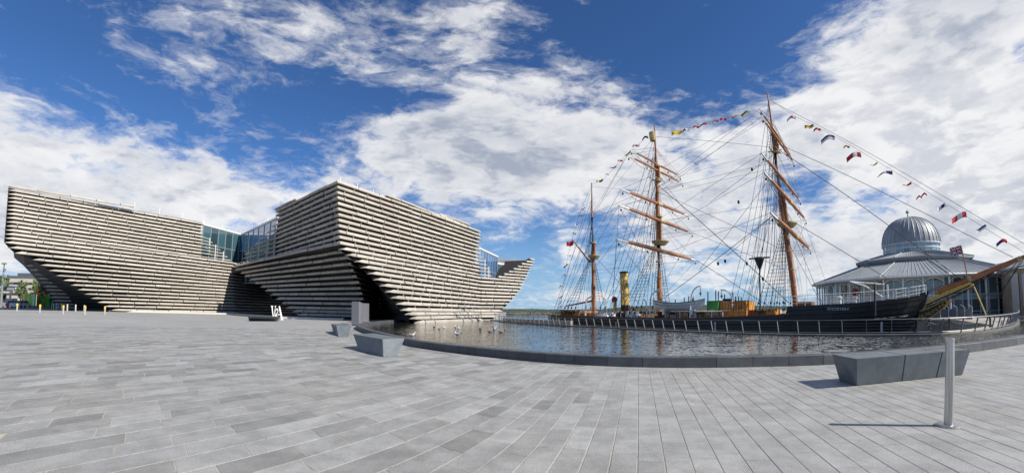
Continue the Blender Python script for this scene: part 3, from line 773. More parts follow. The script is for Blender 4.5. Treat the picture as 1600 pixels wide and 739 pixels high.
for ts in (TS, TF):
    for i in range(len(ts) - 1):
        for j in range(4): k.add([hull_pt(ts[i], j / 4, -1)[0], hull_pt(ts[i + 1], j / 4, -1)[0], hull_pt(ts[i + 1], (j + 1) / 4, -1)[0], hull_pt(ts[i], (j + 1) / 4, -1)[0]], [(0, 1, 2, 3)])
for j in range(4): k.add([hull_pt(-46.3, j / 4, 1)[0], hull_pt(-46.3, j / 4, -1)[0], hull_pt(-46.3, (j + 1) / 4, -1)[0], hull_pt(-46.3, (j + 1) / 4, 1)[0]], [(0, 1, 2, 3)])
# lining just inside the planks, so no light passes between them
for ts in (TS, TF):
    for i in range(len(ts) - 1):
        q = [hull_pt(ts[i], .01, 1)[0], hull_pt(ts[i + 1], .01, 1)[0], hull_pt(ts[i + 1], .98, 1)[0], hull_pt(ts[i], .98, 1)[0]]; off = NH.to_3d() * .16
        k.add([p + off for p in q], [(0, 1, 2, 3)])
zf = ztop(FC0); a, b = SW(FC0, 4.9, zf), SW(FC0, -4.9, zf); k.add([a, b, SW(FC0, -4.9, -1), SW(FC0, 4.9, -1)], [(0, 1, 2, 3)])
k.build('hull_lining', m_hull, ship)
def deck(ts, dz, name):
    k = MB(); vs = [];
    for t in ts: b = table(BR, t)[0] * .985; z = ztop(t) + dz; vs += [SW(t, b, z), SW(t, -b, z)]
    k.add(vs, [(2 * i, 2 * i + 2, 2 * i + 3, 2 * i + 1) for i in range(len(ts) - 1)]); k.build(name, m_deckw, ship)
deck(TS, -.85, 'main_deck'); deck(TF, -.05, 'forecastle_deck')
for s in (1, -1):
    k = MB(); pts = [SW(t, s * (table(BR, t)[0] + .02), ztop(t) + .05) for t in TS]
    for a, b in zip(pts[:-1], pts[1:]): k.hexa([a + Vector((0, 0, -.05)) + NH.to_3d() * q for q in (-.12,)] + [b + Vector((0, 0, -.05)) + NH.to_3d() * -.12, b + Vector((0, 0, -.05)) + NH.to_3d() * .12, a + Vector((0, 0, -.05)) + NH.to_3d() * .12] + [a + NH.to_3d() * -.12 + Vector((0, 0, .05)), b + NH.to_3d() * -.12 + Vector((0, 0, .05)), b + NH.to_3d() * .12 + Vector((0, 0, .05)), a + NH.to_3d() * .12 + Vector((0, 0, .05))])
    k.build('cap_rail', m_brown, ship)
# wale along the side, rounded
k = MB(); k.tube([hull_pt(t, .17, 1)[0] + NH.to_3d() * -.05 for t in TS[2:]], .09, 5); k.tube([hull_pt(t, .30, 1)[0] + NH.to_3d() * -.05 for t in TF], .08, 5); k.build('rubbing_strake', m_hull, ship)
# timber of the stem, gold trailboard
k = MB(); st = [SW(tstem(z), 0, z) for z in (2.9, 2, 1, 0, -1.5, -3)]; 
for a, b in zip(st[:-1], st[1:]): k.hexa([b + NH.to_3d() * .18 + AH.to_3d() * .05, b - NH.to_3d() * .18 + AH.to_3d() * .05, b - NH.to_3d() * .18 - AH.to_3d() * .9, b + NH.to_3d() * .18 - AH.to_3d() * .9, a + NH.to_3d() * .18 + AH.to_3d() * .05, a - NH.to_3d() * .18 + AH.to_3d() * .05, a - NH.to_3d() * .18 - AH.to_3d() * .9, a + NH.to_3d() * .18 - AH.to_3d() * .9])
k.build('stem_post', m_hull, ship)
k = MB(); w = .5
k.extrude([SX(1436, 488, w), SX(1434, 502, w), SX(1452, 496, w), SX(1472, 482, w), SX(1483, 470, w), SX(1479, 468, w), SX(1466, 475, w), SX(1450, 483, w)], NH.to_3d() * .12)
tb = k.build('trailboard', m_black, ship)
k = MB()
for i in range(9):
    u = i / 8; px, py = lerp(1438, 1479, u), lerp(496, 471, u) + math.sin(u * 3) * 3; c = [SX(px + 2.6 * (1 - .4 * u) * math.cos(a), py + 2.3 * (1 - .4 * u) * math.sin(a) * (1 if i % 2 else -1), .56) for a in [x * .7 for x in range(8)]]
    k.tube(c, .055, 4)
k.tube([SX(1434, 503, .56), SX(1453, 497, .56), SX(1474, 482, .56), SX(1484, 469, .56)], .06, 4); k.tube([SX(1436, 486, .56), SX(1452, 481, .56), SX(1480, 467, .56)], .05, 4)
k.build('gilded_scrollwork', m_gold, tb)
# gilded bow timbers under the bowsprit
def slab_between(k, pts, w0, w1): k.extrude([SX(x, y, w1) for x, y in pts], NH.to_3d() * (w1 - w0))
k = MB(); slab_between(k, [(1443, 481), (1450, 469), (1478, 455), (1514, 441), (1521, 443), (1520, 448), (1492, 458), (1466, 468), (1452, 477), (1441, 491), (1436, 500), (1433, 499), (1438, 489)], -.35, .35); k.build('bowsprit_knee', m_gold, ship)
for (x0, y0, x1, y1) in ((1447, 477, 1516, 446), (1446, 481, 1500, 459)):
    k = MB(); k.tube([SX(x0, y0, .40), SX(x1, y1, .40)], .07, 4); k.build('knee_moulding', m_black, ship)
k = MB(); a = SX(1478, 451.5, 0); b = SX(1598, 402.5, 0); c = a + (b - a) * 1.55; k.tube([a - (b - a) * .12, a, b, c], [.36, .36, .22, .13], 10)
bsp = k.build('bowsprit', m_wood, ship, smooth=True)
for u in (.30, .93): k = MB(); p = a.lerp(b, u); k.tube([p, p + (b - a).normalized() * .35], .36 - .1 * u, 10); k.build('spar_band', m_ltyel, bsp)
BSP = lambda u: a0_ + (b0_ - a0_) * u
a0_, b0_ = a.copy(), b.copy()
k = MB(); k.tube([SX(1520, 444, 0), SX(1541, 493, 0)], .07, 5); k.build('martingale', m_yel, ship)
k = MB(); k.tube([SX(1519, 446, 0), SX(1440, 508, .2)], .04, 4); k.tube([SX(1524, 452, 0), SX(1521, 447, 0)], .05, 4); k.build('yellow_stay', m_yel, ship)
# jackstaff and flag
k = MB(); k.tube([SX(1513, 440, 0), SX(1501.5, 384, 0)], .06, 6); js = k.build('jackstaff', m_wood, ship)
# name on the bow
def lettering(txt, size, m_, parent, depth=.02, name='lettering', up=Vector((0, 0, 1)), loc=None, along=None, font_scale=1.):
    cu = bpy.data.curves.new(name, 'FONT'); cu.body = txt; cu.size = size; cu.extrude = depth; cu.space_character = 1.25; cu.align_x = 'LEFT'
    ob = bpy.data.objects.new(name + '_tmp', cu); C.objects.link(ob); dg = bpy.context.evaluated_depsgraph_get(); me = bpy.data.meshes.new_from_object(ob.evaluated_get(dg)); bpy.data.objects.remove(ob)
    al = along.normalized(); nn = al.cross(up).normalized(); og = origin(parent); W = max(v.co.x for v in me.vertices)
    for v in me.vertices: p = loc + al * v.co.x + up * v.co.y + nn * v.co.z - og; v.co = p
    me.materials.clear(); me.materials.append(m_); o = bpy.data.objects.new(name, me); C.objects.link(o); o.parent = parent; return o, W
l0, l1 = SX(1293, 484.2, 4.95), SX(1326.5, 484.6, 4.75)
o_, W_ = lettering('DISCOVERY', .50, m_wpaint, ship, .03, 'name_lettering', loc=l0, along=l1 - l0)
sc_ = (l1 - l0).length / W_; og = l0 - Vector(ship.location)
for v in o_.data.vertices: v.co = og + (v.co - og) * sc_ - NH.to_3d() * .12
for px in (1312, 1336): k = MB(); k.lathe(tuple(SX(px, 473, 3.2)), [(.28, -.5), (.20, -.1), (.20, .35), (.30, .45), (.30, .6), (.1, .7)], 10); k.build('capstan', m_wpaint, ship)

# ---------------- deck structures
def sbox(name, x0, y0, x1, y1, w1, w0, m_, parent=None, inset=0.):
    k = MB(); ta, za = SP(x0, y1, w1); tb, zb = SP(x1, y0, w1)
    k.hexa([SW(ta, w1, za), SW(tb, w1, za), SW(tb, w0, za), SW(ta, w0, za), SW(ta + inset, w1 - inset, zb), SW(tb - inset, w1 - inset, zb), SW(tb - inset, w0 + inset, zb), SW(ta + inset, w0 + inset, zb)])
    return k.build(name, m_, parent or ship), (ta, tb, za, zb)
dh, (ta, tb, za, zb) = sbox('deckhouse', 1034, 486.5, 1131, 500, 2.6, -2.6, m_brown)
for i, px in enumerate((1042, 1052, 1062, 1071, 1084, 1096, 1106, 1116, 1125)):
    k = MB(); t, z = SP(px, 491.5, 2.62); k.box(tuple(SW(t, 2.62, z)), (.62, .08, .55), -R(45)); wn = k.build('window', m_dglass, dh)
    k = MB()
    for dx, dz, sx, sz in ((0, .33, .8, .1), (0, -.33, .8, .1), (-.36, 0, .1, .6), (.36, 0, .1, .6)): p = SW(t + dx, 2.66, z + dz); k.box(tuple(p), (sx, .06, sz), -R(45))
    k.build('window_frame', m_wpaint if i % 3 == 1 else m_orange, wn)
sbox('boat_deck', 1002, 485.2, 1132, 486.8, 4.3, -4.3, m_wpaint)
for px in (1004, 1022, 1040, 1062, 1086, 1112, 1129):
    k = MB(); t, z = SP(px, 486.5, 4.1); k.tube([SW(t, 4.1, z), SW(t, 4.1, -.1)], .06, 5); k.build('boat_deck_post', m_wpaint, ship)
oh, oo = sbox('charthouse', 1122.5, 470.5, 1166, 485, 2.4, -1.5, m_orange)
sbox('charthouse_roof', 1121, 469.2, 1167, 470.6, 2.6, -1.7, m_orange, oh)
for i in range(10):
    k = MB(); t, z = SP(1125 + i * 4.2, 478, 2.42); k.box(tuple(SW(t, 2.42, z)), (.06, .05, 1.1), -R(45)); k.build('panel_batten', m_brown, oh)
sbox('lower_house', 1128, 485.2, 1166, 497, 2.8, -1.5, m_orange)
sbox('brown_house', 1166, 484.5, 1197, 497, 2.0, -2, m_brown)
sbox('orange_locker', 1197, 483, 1211, 496, 3.0, 0, m_orange)
sbox('green_cabin', 1104.5, 469.6, 1122, 484.6, 3.0, 1.0, m_green)
sbox('dark_tank', 1129, 466.5, 1141, 470.3, 1.6, 0, m_black)
for px, y0 in ((1106, 456), (1118.3, 453.5), (1122.3, 455), (1132, 460), (1145, 457), (1149, 463), (1154, 463), (1158, 464), (1069, 465), (1076, 463), (1055, 468)):
    k = MB(); k.tube([SX(px, y0, 1.5), SX(px, 486, 1.5)], .075, 5); k.build('ventilator_pipe', m_black, ship)
# stern cabins
sbox('stern_house', 889, 486, 905, 496, 2.4, -2.4, m_orange); sbox('stern_bulkhead', 876, 484.5, 890, 495, 3.0, -3, m_brown)
sbox('skylight', 927, 488, 948, 495.5, 2.0, -1, m_wpaint, None, .5); sbox('engine_casing', 962, 486.5, 1001, 497, 2.2, -2, m_brown)
sbox('stern_locker', 910, 489, 922, 496, 2.0, -1, m_orange)
for px in (968, 975, 983, 990, 997):
    k = MB(); p = SX(px, 492, 3.4); k.lathe((p.x, p.y, p.z - .5), [(.3, 0), (.36, .4), (.30, .85), (.12, 1.0)], 8); k.build('white_ventilator', m_wpaint if px > 980 else m_black, ship)
for i, px in enumerate((903, 932, 956)):
    k = MB(); pts = [SX(px + 1.0 + 9 * (1 - math.cos(a)) * .9, 494.5 - 6.8 * math.sin(a), 4.2) for a in [j * math.pi / 2 / 7 for j in range(8)]]; pts.append(SX(px + 12 + 4, 487.6, 4.2)); k.tube(pts, .09, 6); k.build('white_hoop', m_wpaint, ship)
k = MB(); k.tube([SX(905, 487, 4.4), SX(1001, 487.2, 4.4)], .04, 4)
for px in range(906, 1002, 8): k.tube([SX(px, 487, 4.4), SX(px, 495.5, 4.4)], .03, 4)
k.build('deck_railing', m_wpaint, ship)
k = MB(); k.tube([SX(868, 489, 2.6), SX(905, 486, 3.6)], .06, 4); k.build('taffrail', m_brown, ship)
# funnel
k = MB(); b = SX(977.5, 489, 0); t_ = SX(974.8, 424.5, 0); ax = t_ - b
k.tube([b + ax * u for u in (.18, .96)], [.66, .60], 18); fn = k.build('funnel', m_yel, ship, smooth=True)
k = MB(); k.tube([b, b + ax * .19], [.70, .68], 18); k.build('funnel_base', m_black, fn, smooth=True)
k = MB(); k.tube([b + ax * .955, b + ax * .97, b + ax * 1.0], [.66, .68, .62], 18); k.build('funnel_cap', m_black, fn, smooth=True)
k = MB(); k.tube([b + ax * .2 - NH.to_3d() * .68, b + ax * .9 - NH.to_3d() * .63], .07, 6); k.build('steam_pipe', m_yel, fn)
for u in (.36, .56, .76): k = MB(); k.tube([b + ax * u, b + ax * (u + .012)], .665 - u * .05, 18); k.build('funnel_band', m_gold, fn)
def cowl(px, py, pb, r, w, pipe=True):
    c = SX(px, py, w); k = MB()
    if pipe: k.tube([SX(px, pb, w), c - Vector((0, 0, r * .4))], r * .55, 10)
    else: k.tube([SX(px, pb, w), c], .08, 6)
    o = k.build('ventilator', m_yel if pipe else m_wpaint, ship, smooth=True)
    k = MB(); f = -NH.to_3d(); k.tube([c - f * r * .5, c, c + f * r * .4, c + f * r * .5], [r * .4, r * .9, r, r * .8], 14); k.build('cowl_mouth', m_red, o, smooth=True)
cowl(961, 468.2, 486, .48, .5); cowl(980.6, 483.5, 490, .26, 3.2, False); cowl(990.5, 484.2, 490, .26, 3.2, False); cowl(1336.5, 456.5, 472, .40, 3.2, False)
# lifeboat
def lifeboat():
    x0, x1 = SP(1021, 478, 3.9)[0], SP(1101, 478, 3.9)[0]; zt = SP(1060, 474, 3.9)[1]; zb = SP(1060, 486, 3.9)[1]; L = x1 - x0; n = 14; k = MB(); rows_ = []
    for i in range(n + 1):
        u = i / n; s = (1 - abs(2 * u - 1) ** 2.4); hb = .08 + 1.05 * s; zz = zt + .42 * abs(2 * u - 1) ** 2.2 + .05; zk = zb + .75 * abs(2 * u - 1) ** 4
        rows_.append([SW(x0 + L * u, 3.9 + hb * q, lerp(zk, zz, h)) for q, h in ((-1, 1), (-.93, .6), (-.6, .2), (0, 0), (.6, .2), (.93, .6), (1, 1))])
    m7 = 7; vs = [p for r_ in rows_ for p in r_]
    k.add(vs, [(i * m7 + j, i * m7 + j + 1, (i + 1) * m7 + j + 1, (i + 1) * m7 + j) for i in range(n) for j in range(m7 - 1)])
    lb = k.build('lifeboat', m_wpaint, ship, smooth=True)
    k = MB(); k.tube([r_[6] - NH.to_3d() * .03 for r_ in rows_], .06, 5); k.tube([r_[0] for r_ in rows_], .06, 5); k.build('gunwale', m_rope2, lb)
    k = MB(); k.add([r_[6] + Vector((0, 0, -.04)) for r_ in rows_] + [r_[0] + Vector((0, 0, -.04)) for r_ in rows_], [(i, i + 1, n + 1 + i + 1, n + 1 + i) for i in range(n)]); k.build('boat_cover', mat('canvas', (.46, .46, .43), .9, var=.12), lb)
    for i in range(1, n):
        a, b = rows_[i][5], rows_[i + 1][5]; k = MB(); pts = [a.lerp(b, q / 4) - NH.to_3d() * .06 + Vector((0, 0, .18 - .18 * math.sin(q / 4 * math.pi))) for q in range(5)]; k.tube(pts, .025, 3); k.build('grab_line', m_rope2, lb)
    k = MB()
    for u in (.25, .78): k.hexa([SW(x0 + L * u + dx, w_, z_) for z_ in (zb - .45, zb + .25) for dx, w_ in ((-.15, 4.7), (.15, 4.7), (.15, 3.2), (-.15, 3.2))])
    k.build('boat_chocks', m_wpaint, ship)['kind'] = 'stuff'
lifeboat()
def davit(pts, w=4.7, r=.085):
    k = MB(); line = smooth_line([SX(x, y, w) for x, y in pts], 5); k.tube(line, r, 6); k.build('davit', m_wpaint, ship, smooth=True)
davit([(1078, 498), (1079.5, 470), (1082, 457), (1088, 449), (1095, 447)]); davit([(1144.5, 480), (1144, 466), (1139, 457), (1132, 453.5), (1126, 453)])
davit([(1010.5, 498), (1010.5, 478), (1008, 470), (1003, 464)]); davit([(1015.5, 498), (1016, 470), (1020, 459), (1030, 452)]); davit([(915, 493), (915.5, 474), (918, 467), (926, 462.5)]); davit([(947.5, 493), (947, 474), (944, 466), (939, 462)])
for px, y0, y1 in ((1094.5, 448, 463), (1083, 462, 468), (1127.5, 454, 466)):
    k = MB(); k.tube([SX(px, y0, 4.7), SX(px, y1, 4.7)], .035, 4)
    p = SX(px, (y0 + y1) / 2 + 3, 4.7); k.lathe((p.x, p.y, p.z - .2), [(.05, 0), (.14, .12), (.14, .3), (.05, .42)], 6); k.build('boat_fall', m_brown, ship)
# ventilating windmill pole between main and fore
k = MB(); k.tube([SX(1187.5, 490, 2), SX(1186.5, 408, 2)], .09, 6); wp = k.build('cowl_pole', m_black, ship)
k = MB(); c = SX(1186.5, 408, 2); k.tube([c + Vector((0, 0, -1.0)), c + Vector((0, 0, .2)), c + Vector((0, 0, .45))], [.12, .6, .55], 8); k.tube([c + Vector((-.9, .9, .35)), c + Vector((.9, -.9, .35))], .1, 5); k.build('canvas_cowl', m_black, wp)
# forecastle railing
k = MB(); posts = [(1238, 478, 459.5), (1258, 476.5, 458), (1278, 475.5, 457), (1298, 474.5, 456), (1318, 473.5, 455), (1339, 472.5, 453.5), (1360, 470.5, 452), (1380, 468.6, 450.5), (1400, 466.4, 448.5), (1420, 464, 446), (1436, 461, 443.5), (1447, 458.5, 442)]
fr_w = lambda px: table([(1238, 4.9), (1339, 4.5), (1400, 3.4), (1436, 1.6), (1447, .6)], px)[0]
rail_rows = [[], [], []]; far_rows = [[], [], []]
fr = None
for i, (px, y0, y1) in enumerate(posts):
    w = fr_w(px); a, b = SX(px, y0 + 1, w), SX(px, y1 + 3.5, w); k1 = MB(); k1.tube([a, b], .032, 5)
    t, z = SP(px, y0, w); k1.tube([SW(t, -w, a.z), SW(t, -w, b.z)], .03, 5)
    o = k1.build('rail_stanchion', m_wpaint, ship); o['kind'] = 'stuff'
    for j, f in enumerate((1, .62, .28)): rail_rows[j].append(a.lerp(b, f)); far_rows[j].append(SW(t, -w, lerp(a.z, b.z, f)))
for j in range(3):
    k1 = MB(); k1.tube(rail_rows[j], .030 if j == 0 else .018, 4); k1.tube(far_rows[j], .018, 4); o = k1.build('forecastle_rail', m_wpaint, ship); o['kind'] = 'stuff'
k = MB(); k.tube([SX(1328, 440, 3.5), SX(1352, 447, 3.2), SX(1379, 464, 3.0)], .09, 6); k.tube([SX(1328, 440, 3.5), SX(1382, 444.5, 2.0)], .06, 5); k.build('anchor_davit', m_wpaint, ship)
k = MB(); k.tube([SX(1366.5, 443, 4.5), SX(1367.5, 494, 4.7)], .10, 6); k.build('cathead_post', m_black, ship)
k = MB(); k.tube([SX(1386.5, 444, 2.5), SX(1387.5, 466, 2.5)], .12, 6); k.build('white_bitt', m_wpaint, ship)
sbox('orange_hatch', 1246, 471, 1268, 478.5, 3.0, 0, m_brown)

# ---------------- masts, yards, rigging
def mast(name, pts, radii, m_=m_wood, w=0):
    k = MB(); P = [SX(x, y, w) for x, y in pts]; k.tube(P, radii, 12); return k.build(name, m_, ship, smooth=True), P
mz, MZ = mast('mizzen_mast', [(928, 495), (927.5, 450), (926, 402), (925, 340), (924.5, 287)], [.30, .28, .24, .15, .07])
mm, MM = mast('main_mast', [(1031.5, 495), (1030, 440), (1028.5, 380), (1027, 300), (1025, 250), (1022.5, 197)], [.36, .35, .31, .27, .18, .07])
fm, FM = mast('fore_mast', [(1243, 482), (1239, 440), (1230, 380), (1221, 320), (1211, 240), (1199, 146)], [.36, .35, .34, .30, .22, .07])
def mast_at(P, z):
    for a, b in zip(P[:-1], P[1:]):
        if a.z <= z <= b.z or b is P[-1]: u = (z - a.z) / (b.z - a.z); return a.lerp(b, min(max(u, 0), 1))
def doubling(P, z0, z1, parent):
    """the overlap of two spars with its bands and cap"""
    k = MB(); a, b = mast_at(P, z0), mast_at(P, z1); o = AH.to_3d() * .38; k.tube([a + o, b + o], [.22, .17], 10); d = k.build('topmast_heel', m_wood, parent, smooth=True)
    k = MB(); k.tube([b + o * .5 + Vector((0, 0, -.12)), b + o * .5 + Vector((0, 0, .12))], .50, 10); k.build('mast_cap', m_ltyel, parent); k = MB(); k.tube([a + o * .5, a + o * .5 + Vector((0, 0, .25))], .50, 10); k.build('mast_collar', m_ltyel, parent)
def top_platform(P, z, r, parent, name='mast_top'):
    c = mast_at(P, z); k = MB(); k.lathe((c.x + .27 * r * AH.x, c.y + .27 * r * AH.y, c.z), [(r * .62, -.5), (r, -.06), (r, .08), (r * .2, .10)], 14); k.build(name, m_ltyel, parent)
zt = lambda px, py: SP(px, py, 0)[1]
Z_MT, Z_MC = zt(1028, 378), zt(1026, 281); Z_FT, Z_FC = zt(1227, 350), zt(1211, 236); Z_ZT = zt(926, 400)
doubling(MM, Z_MT - .2, Z_MT + 3.6, mm); doubling(MM, Z_MC - .3, Z_MC + 2.0, mm); doubling(FM, Z_FT - .2, Z_FT + 3.8, fm); doubling(FM, Z_FC - .3, Z_FC + 2.2, fm); doubling(MZ, Z_ZT - .2, Z_ZT + 2.0, mz)
top_platform(MM, Z_MT, 1.25, mm); top_platform(FM, Z_FT, 1.25, fm); top_platform(MZ, Z_ZT, .95, mz)
for P, z, par in ((MM, Z_MC, mm), (FM, Z_FC, fm)):
    c = mast_at(P, z); k = MB()
    for dt in (-.35, .45): k.tube([c + AH.to_3d() * dt - NH.to_3d() * 1.6, c + AH.to_3d() * dt + NH.to_3d() * 1.6], .08, 4)
    k.tube([c - AH.to_3d() * .9, c + AH.to_3d() * .9], .08, 4); k.build('crosstree', m_ltyel, par)
k = MB(); c = mast_at(MM, zt(1023, 219)) - AH.to_3d() * .35; k.lathe(tuple(c), [(.42, -.1), (.50, .3), (.52, 1.25), (.46, 1.3)], 12); k.build('crows_nest', m_ltyel, mm)
for P, par in ((MM, mm), (FM, fm)):
    for z in (4, 6, 8.2): c = mast_at(P, z); k = MB(); k.tube([c, c + Vector((0, 0, .16))], .42, 10); k.build('mast_band', m_ltyel, par)
for P, par, z in ((MM, mm, 27.6), (FM, fm, 27.9), (MZ, mz, 20.4)):
    c = P[-1]; k = MB(); k.lathe((c.x, c.y, c.z), [(.10, -.03), (.14, .03), (.10, .1)], 8); k.build('mast_truck', m_ltyel, par)
ROPES = MB()      # running rigging: far too many lines to count
def line(a, b, r=.026, sag=0., K=None, n=1):
    K = K or ROPES; a, b = Vector(a), Vector(b)
    if sag: n = max(n, 6)
    K.tube([a.lerp(b, i / n) - Vector((0, 0, sag * 4 * (i / n) * (1 - i / n))) for i in range(n + 1)], r, 3, False)
YARDS = {}
def yard(nm, l, r, z, rad, P, par):
    a, b = at(*l, z), at(*r, z); k = MB(); n = 10
    k.tube([a.lerp(b, i / n) for i in range(1, n)], [rad * (1 - .55 * abs(2 * i / n - 1) ** 1.5) for i in range(1, n)], 10); y = k.build('yard', m_wood, par, smooth=True)
    k = MB(); k.tube([a, a.lerp(b, .105)], [rad * .36, rad * .56], 8); k.build('yard_arm', m_wpaint, y); k = MB(); k.tube([a.lerp(b, .895), b], [rad * .56, rad * .36], 8); k.build('yard_arm', m_wpaint, y)
    k = MB(); k.tube([a.lerp(b, .47), a.lerp(b, .53)], rad * 1.12, 8); k.build('yard_sling', m_ltyel, y)
    m_ = a.lerp(b, .5); k = MB()
    for s, e in ((.03, .47), (.53, .97)):
        p, q = a.lerp(b, s), a.lerp(b, e)
        line(p, q, .022, .75, k)
        for u in (.25, .5, .75): c = p.lerp(q, u); line(c, c - Vector((0, 0, .75 * 4 * u * (1 - u))), .018, 0, k)
    line(a.lerp(b, .06) + Vector((0, 0, rad)), a.lerp(b, .94) + Vector((0, 0, rad + .06)), .03, 0, k); k.build('foot_rope', m_rope, y)
    # blocks
    for u in (.02, .3, .7, .98): c = a.lerp(b, u); ROPES.lathe((c.x, c.y, c.z - rad - .42), [(.04, 0), (.11, .08), (.11, .22), (.03, .3)], 6)
    YARDS[nm] = (a, b, P)
yard('m1', (963, 374), (1088, 407), 9.63, .27, MM, mm); yard('m2', (967, 321), (1083, 365), 13.9, .23, MM, mm); yard('m3', (970, 296), (1077, 338), 16.4, .21, MM, mm); yard('m4', (980, 243), (1068, 288), 21.3, .16, MM, mm); yard('m5', (985, 235), (1064, 277), 22.4, .14, MM, mm)
yard('f1', (1204, 333), (1267, 391), 9.99, .27, FM, fm); yard('f2', (1194, 270), (1260, 345), 14.2, .23, FM, fm); yard('f3', (1190, 240), (1251, 315), 16.7, .21, FM, fm); yard('f4', (1190, 183), (1241, 256), 21.7, .16, FM, fm); yard('f5', (1187, 171), (1238, 248), 22.7, .14, FM, fm)
k = MB(); k.tube([SX(894.5, 375, 0), SX(922, 410, 0)], [.09, .15], 8); k.build('gaff', m_wood, mz, smooth=True)
k = MB(); k.tube([SX(885, 478, 0), SX(926, 470, 0)], [.1, .16], 8); k.build('boom', m_wood, mz, smooth=True)
# lifts and braces
for nm, dz in (('m1', 4.2), ('m2', 3.5), ('m3', 4.5), ('m4', 3.2), ('m5', 2.4), ('f1', 4.2), ('f2', 3.5), ('f3', 4.6), ('f4', 3.2), ('f5', 2.6)):
    a, b, P = YARDS[nm]; c = mast_at(P, a.z + dz)
    for q in (a, b): line(q, c, .022)
    for q in (a, b): line(q.lerp((a + b) / 2, .45), c, .016)
for nm in ('f1', 'f2', 'f3', 'f4', 'f5'):
    a, b, P = YARDS[nm]; c = mast_at(MM, a.z * .75 + 1.5); line(a, c + NH.to_3d() * -.3, .022); line(b, c + NH.to_3d() * .3, .022)
for nm in ('m1', 'm2', 'm3', 'm4', 'm5'):
    a, b, P = YARDS[nm]; c = mast_at(MZ, min(a.z * .7 + 1, 18)); line(a, c, .022); line(b, c, .022)
for nm, w in (('m1', 4.8), ('f1', 4.8), ('m2', 4.8), ('f2', 4.8)):
    a, b, P = YARDS[nm]; t = (Vector((P[0].x, P[0].y)) - NH * 55).dot(AH); line(a, SW(t - 5, w, 1), .022); line(b, SW(t - 5, -w, 1), .022); line(a, SW(t + 4, w, 1), .022)
# shrouds with ratlines, backstays
def shroud_set(P, ztop_, side, t0, t1, n, z0, par, spread=.9, name='shrouds'):
    k = MB(); tm = (Vector((P[0].x, P[0].y)) - NH * 55).dot(AH); c = mast_at(P, ztop_); L = []
    for i in range(n):
        t = tm + lerp(t0, t1, i / (n - 1)); p = SW(t, side * (table(BR, min(max(t, -46), 5))[0] + .1), z0); L.append((p, c + AH.to_3d() * lerp(-.1, .1, i / (n - 1)) - NH.to_3d() * side * .15)); k.tube([p, L[-1][1]], .036, 3, False)
        q = p.lerp(c, .06); k.lathe((q.x, q.y, q.z - .25), [(.05, 0), (.13, .1), (.13, .25), (.05, .35)], 6); q = p.lerp(c, .13); k.lathe((q.x, q.y, q.z - .2), [(.05, 0), (.12, .1), (.12, .2), (.05, .3)], 6)
    H = ztop_ - z0; m_ = int(H / .42)
    for j in range(5, m_ - 1): u = j / m_; k.tube([L[0][0].lerp(L[0][1], u), L[-1][0].lerp(L[-1][1], u)], .022, 3, False)
    k.build(name, m_rope, par)
for s in (1, -1):
    shroud_set(MM, Z_MT, s, -3.9, -.6, 5, .75, mm); shroud_set(FM, Z_FT, s, -3.9, -.6, 5, .8 if s > 0 else .8, fm); shroud_set(MZ, Z_ZT, s, -3.4, -.6, 4, .9, mz)
def topmast_shrouds(P, z0, z1, r, par):
    k = MB(); a = mast_at(P, z0); b = mast_at(P, z1)
    for s in (1, -1):
        L = []
        for i in range(3): p = a - NH.to_3d() * s * r + AH.to_3d() * (-.7 + .35 * i); L.append(p); k.tube([p, b], .026, 3, False)
        m_ = int((z1 - z0) / .45)
        for j in range(1, m_ - 2): u = j / m_; k.tube([L[0].lerp(b, u), L[2].lerp(b, u)], .018, 3, False)
    k.build('topmast_shrouds', m_rope, par)
topmast_shrouds(MM, Z_MT, Z_MC, 1.2, mm); topmast_shrouds(FM, Z_FT, Z_FC, 1.2, fm); topmast_shrouds(MM, Z_MC, 24, 1.4, mm); topmast_shrouds(FM, Z_FC, 25, 1.4, fm); topmast_shrouds(MZ, Z_ZT, 15, .9, mz)
for P, hs in ((MM, (Z_MC, Z_MC, 22, 24.5, 27)), (FM, (Z_FC, Z_FC, 22, 25, 27.6)), (MZ, (13, 16, 19))):
    tm = (Vector((P[0].x, P[0].y)) - NH * 55).dot(AH)
    for i, h in enumerate(hs):
        for s in (1, -1): t = tm - 4.2 - i * .75; line(SW(t, s * (table(BR, max(t, -46))[0] + .1), .8), mast_at(P, h), .028)
        for s in (1, -1): t = tm - 2 - i * .5; line(SW(t, s * 4.6, .8), mast_at(P, h * .86), .015)
for P, off in ((MM, .3), (FM, .3), (MZ, .2)):       # halyards close to the masts
    tm = (Vector((P[0].x, P[0].y)) - NH * 55).dot(AH)
    for i in range(9): h = random.uniform(9, 25 if P is not MZ else 17); a = random.uniform(-1.3, 1.3); line(SW(tm + a, random.uniform(-2.2, 3.4), .8), mast_at(P, h) + AH.to_3d() * a * .2, .015)
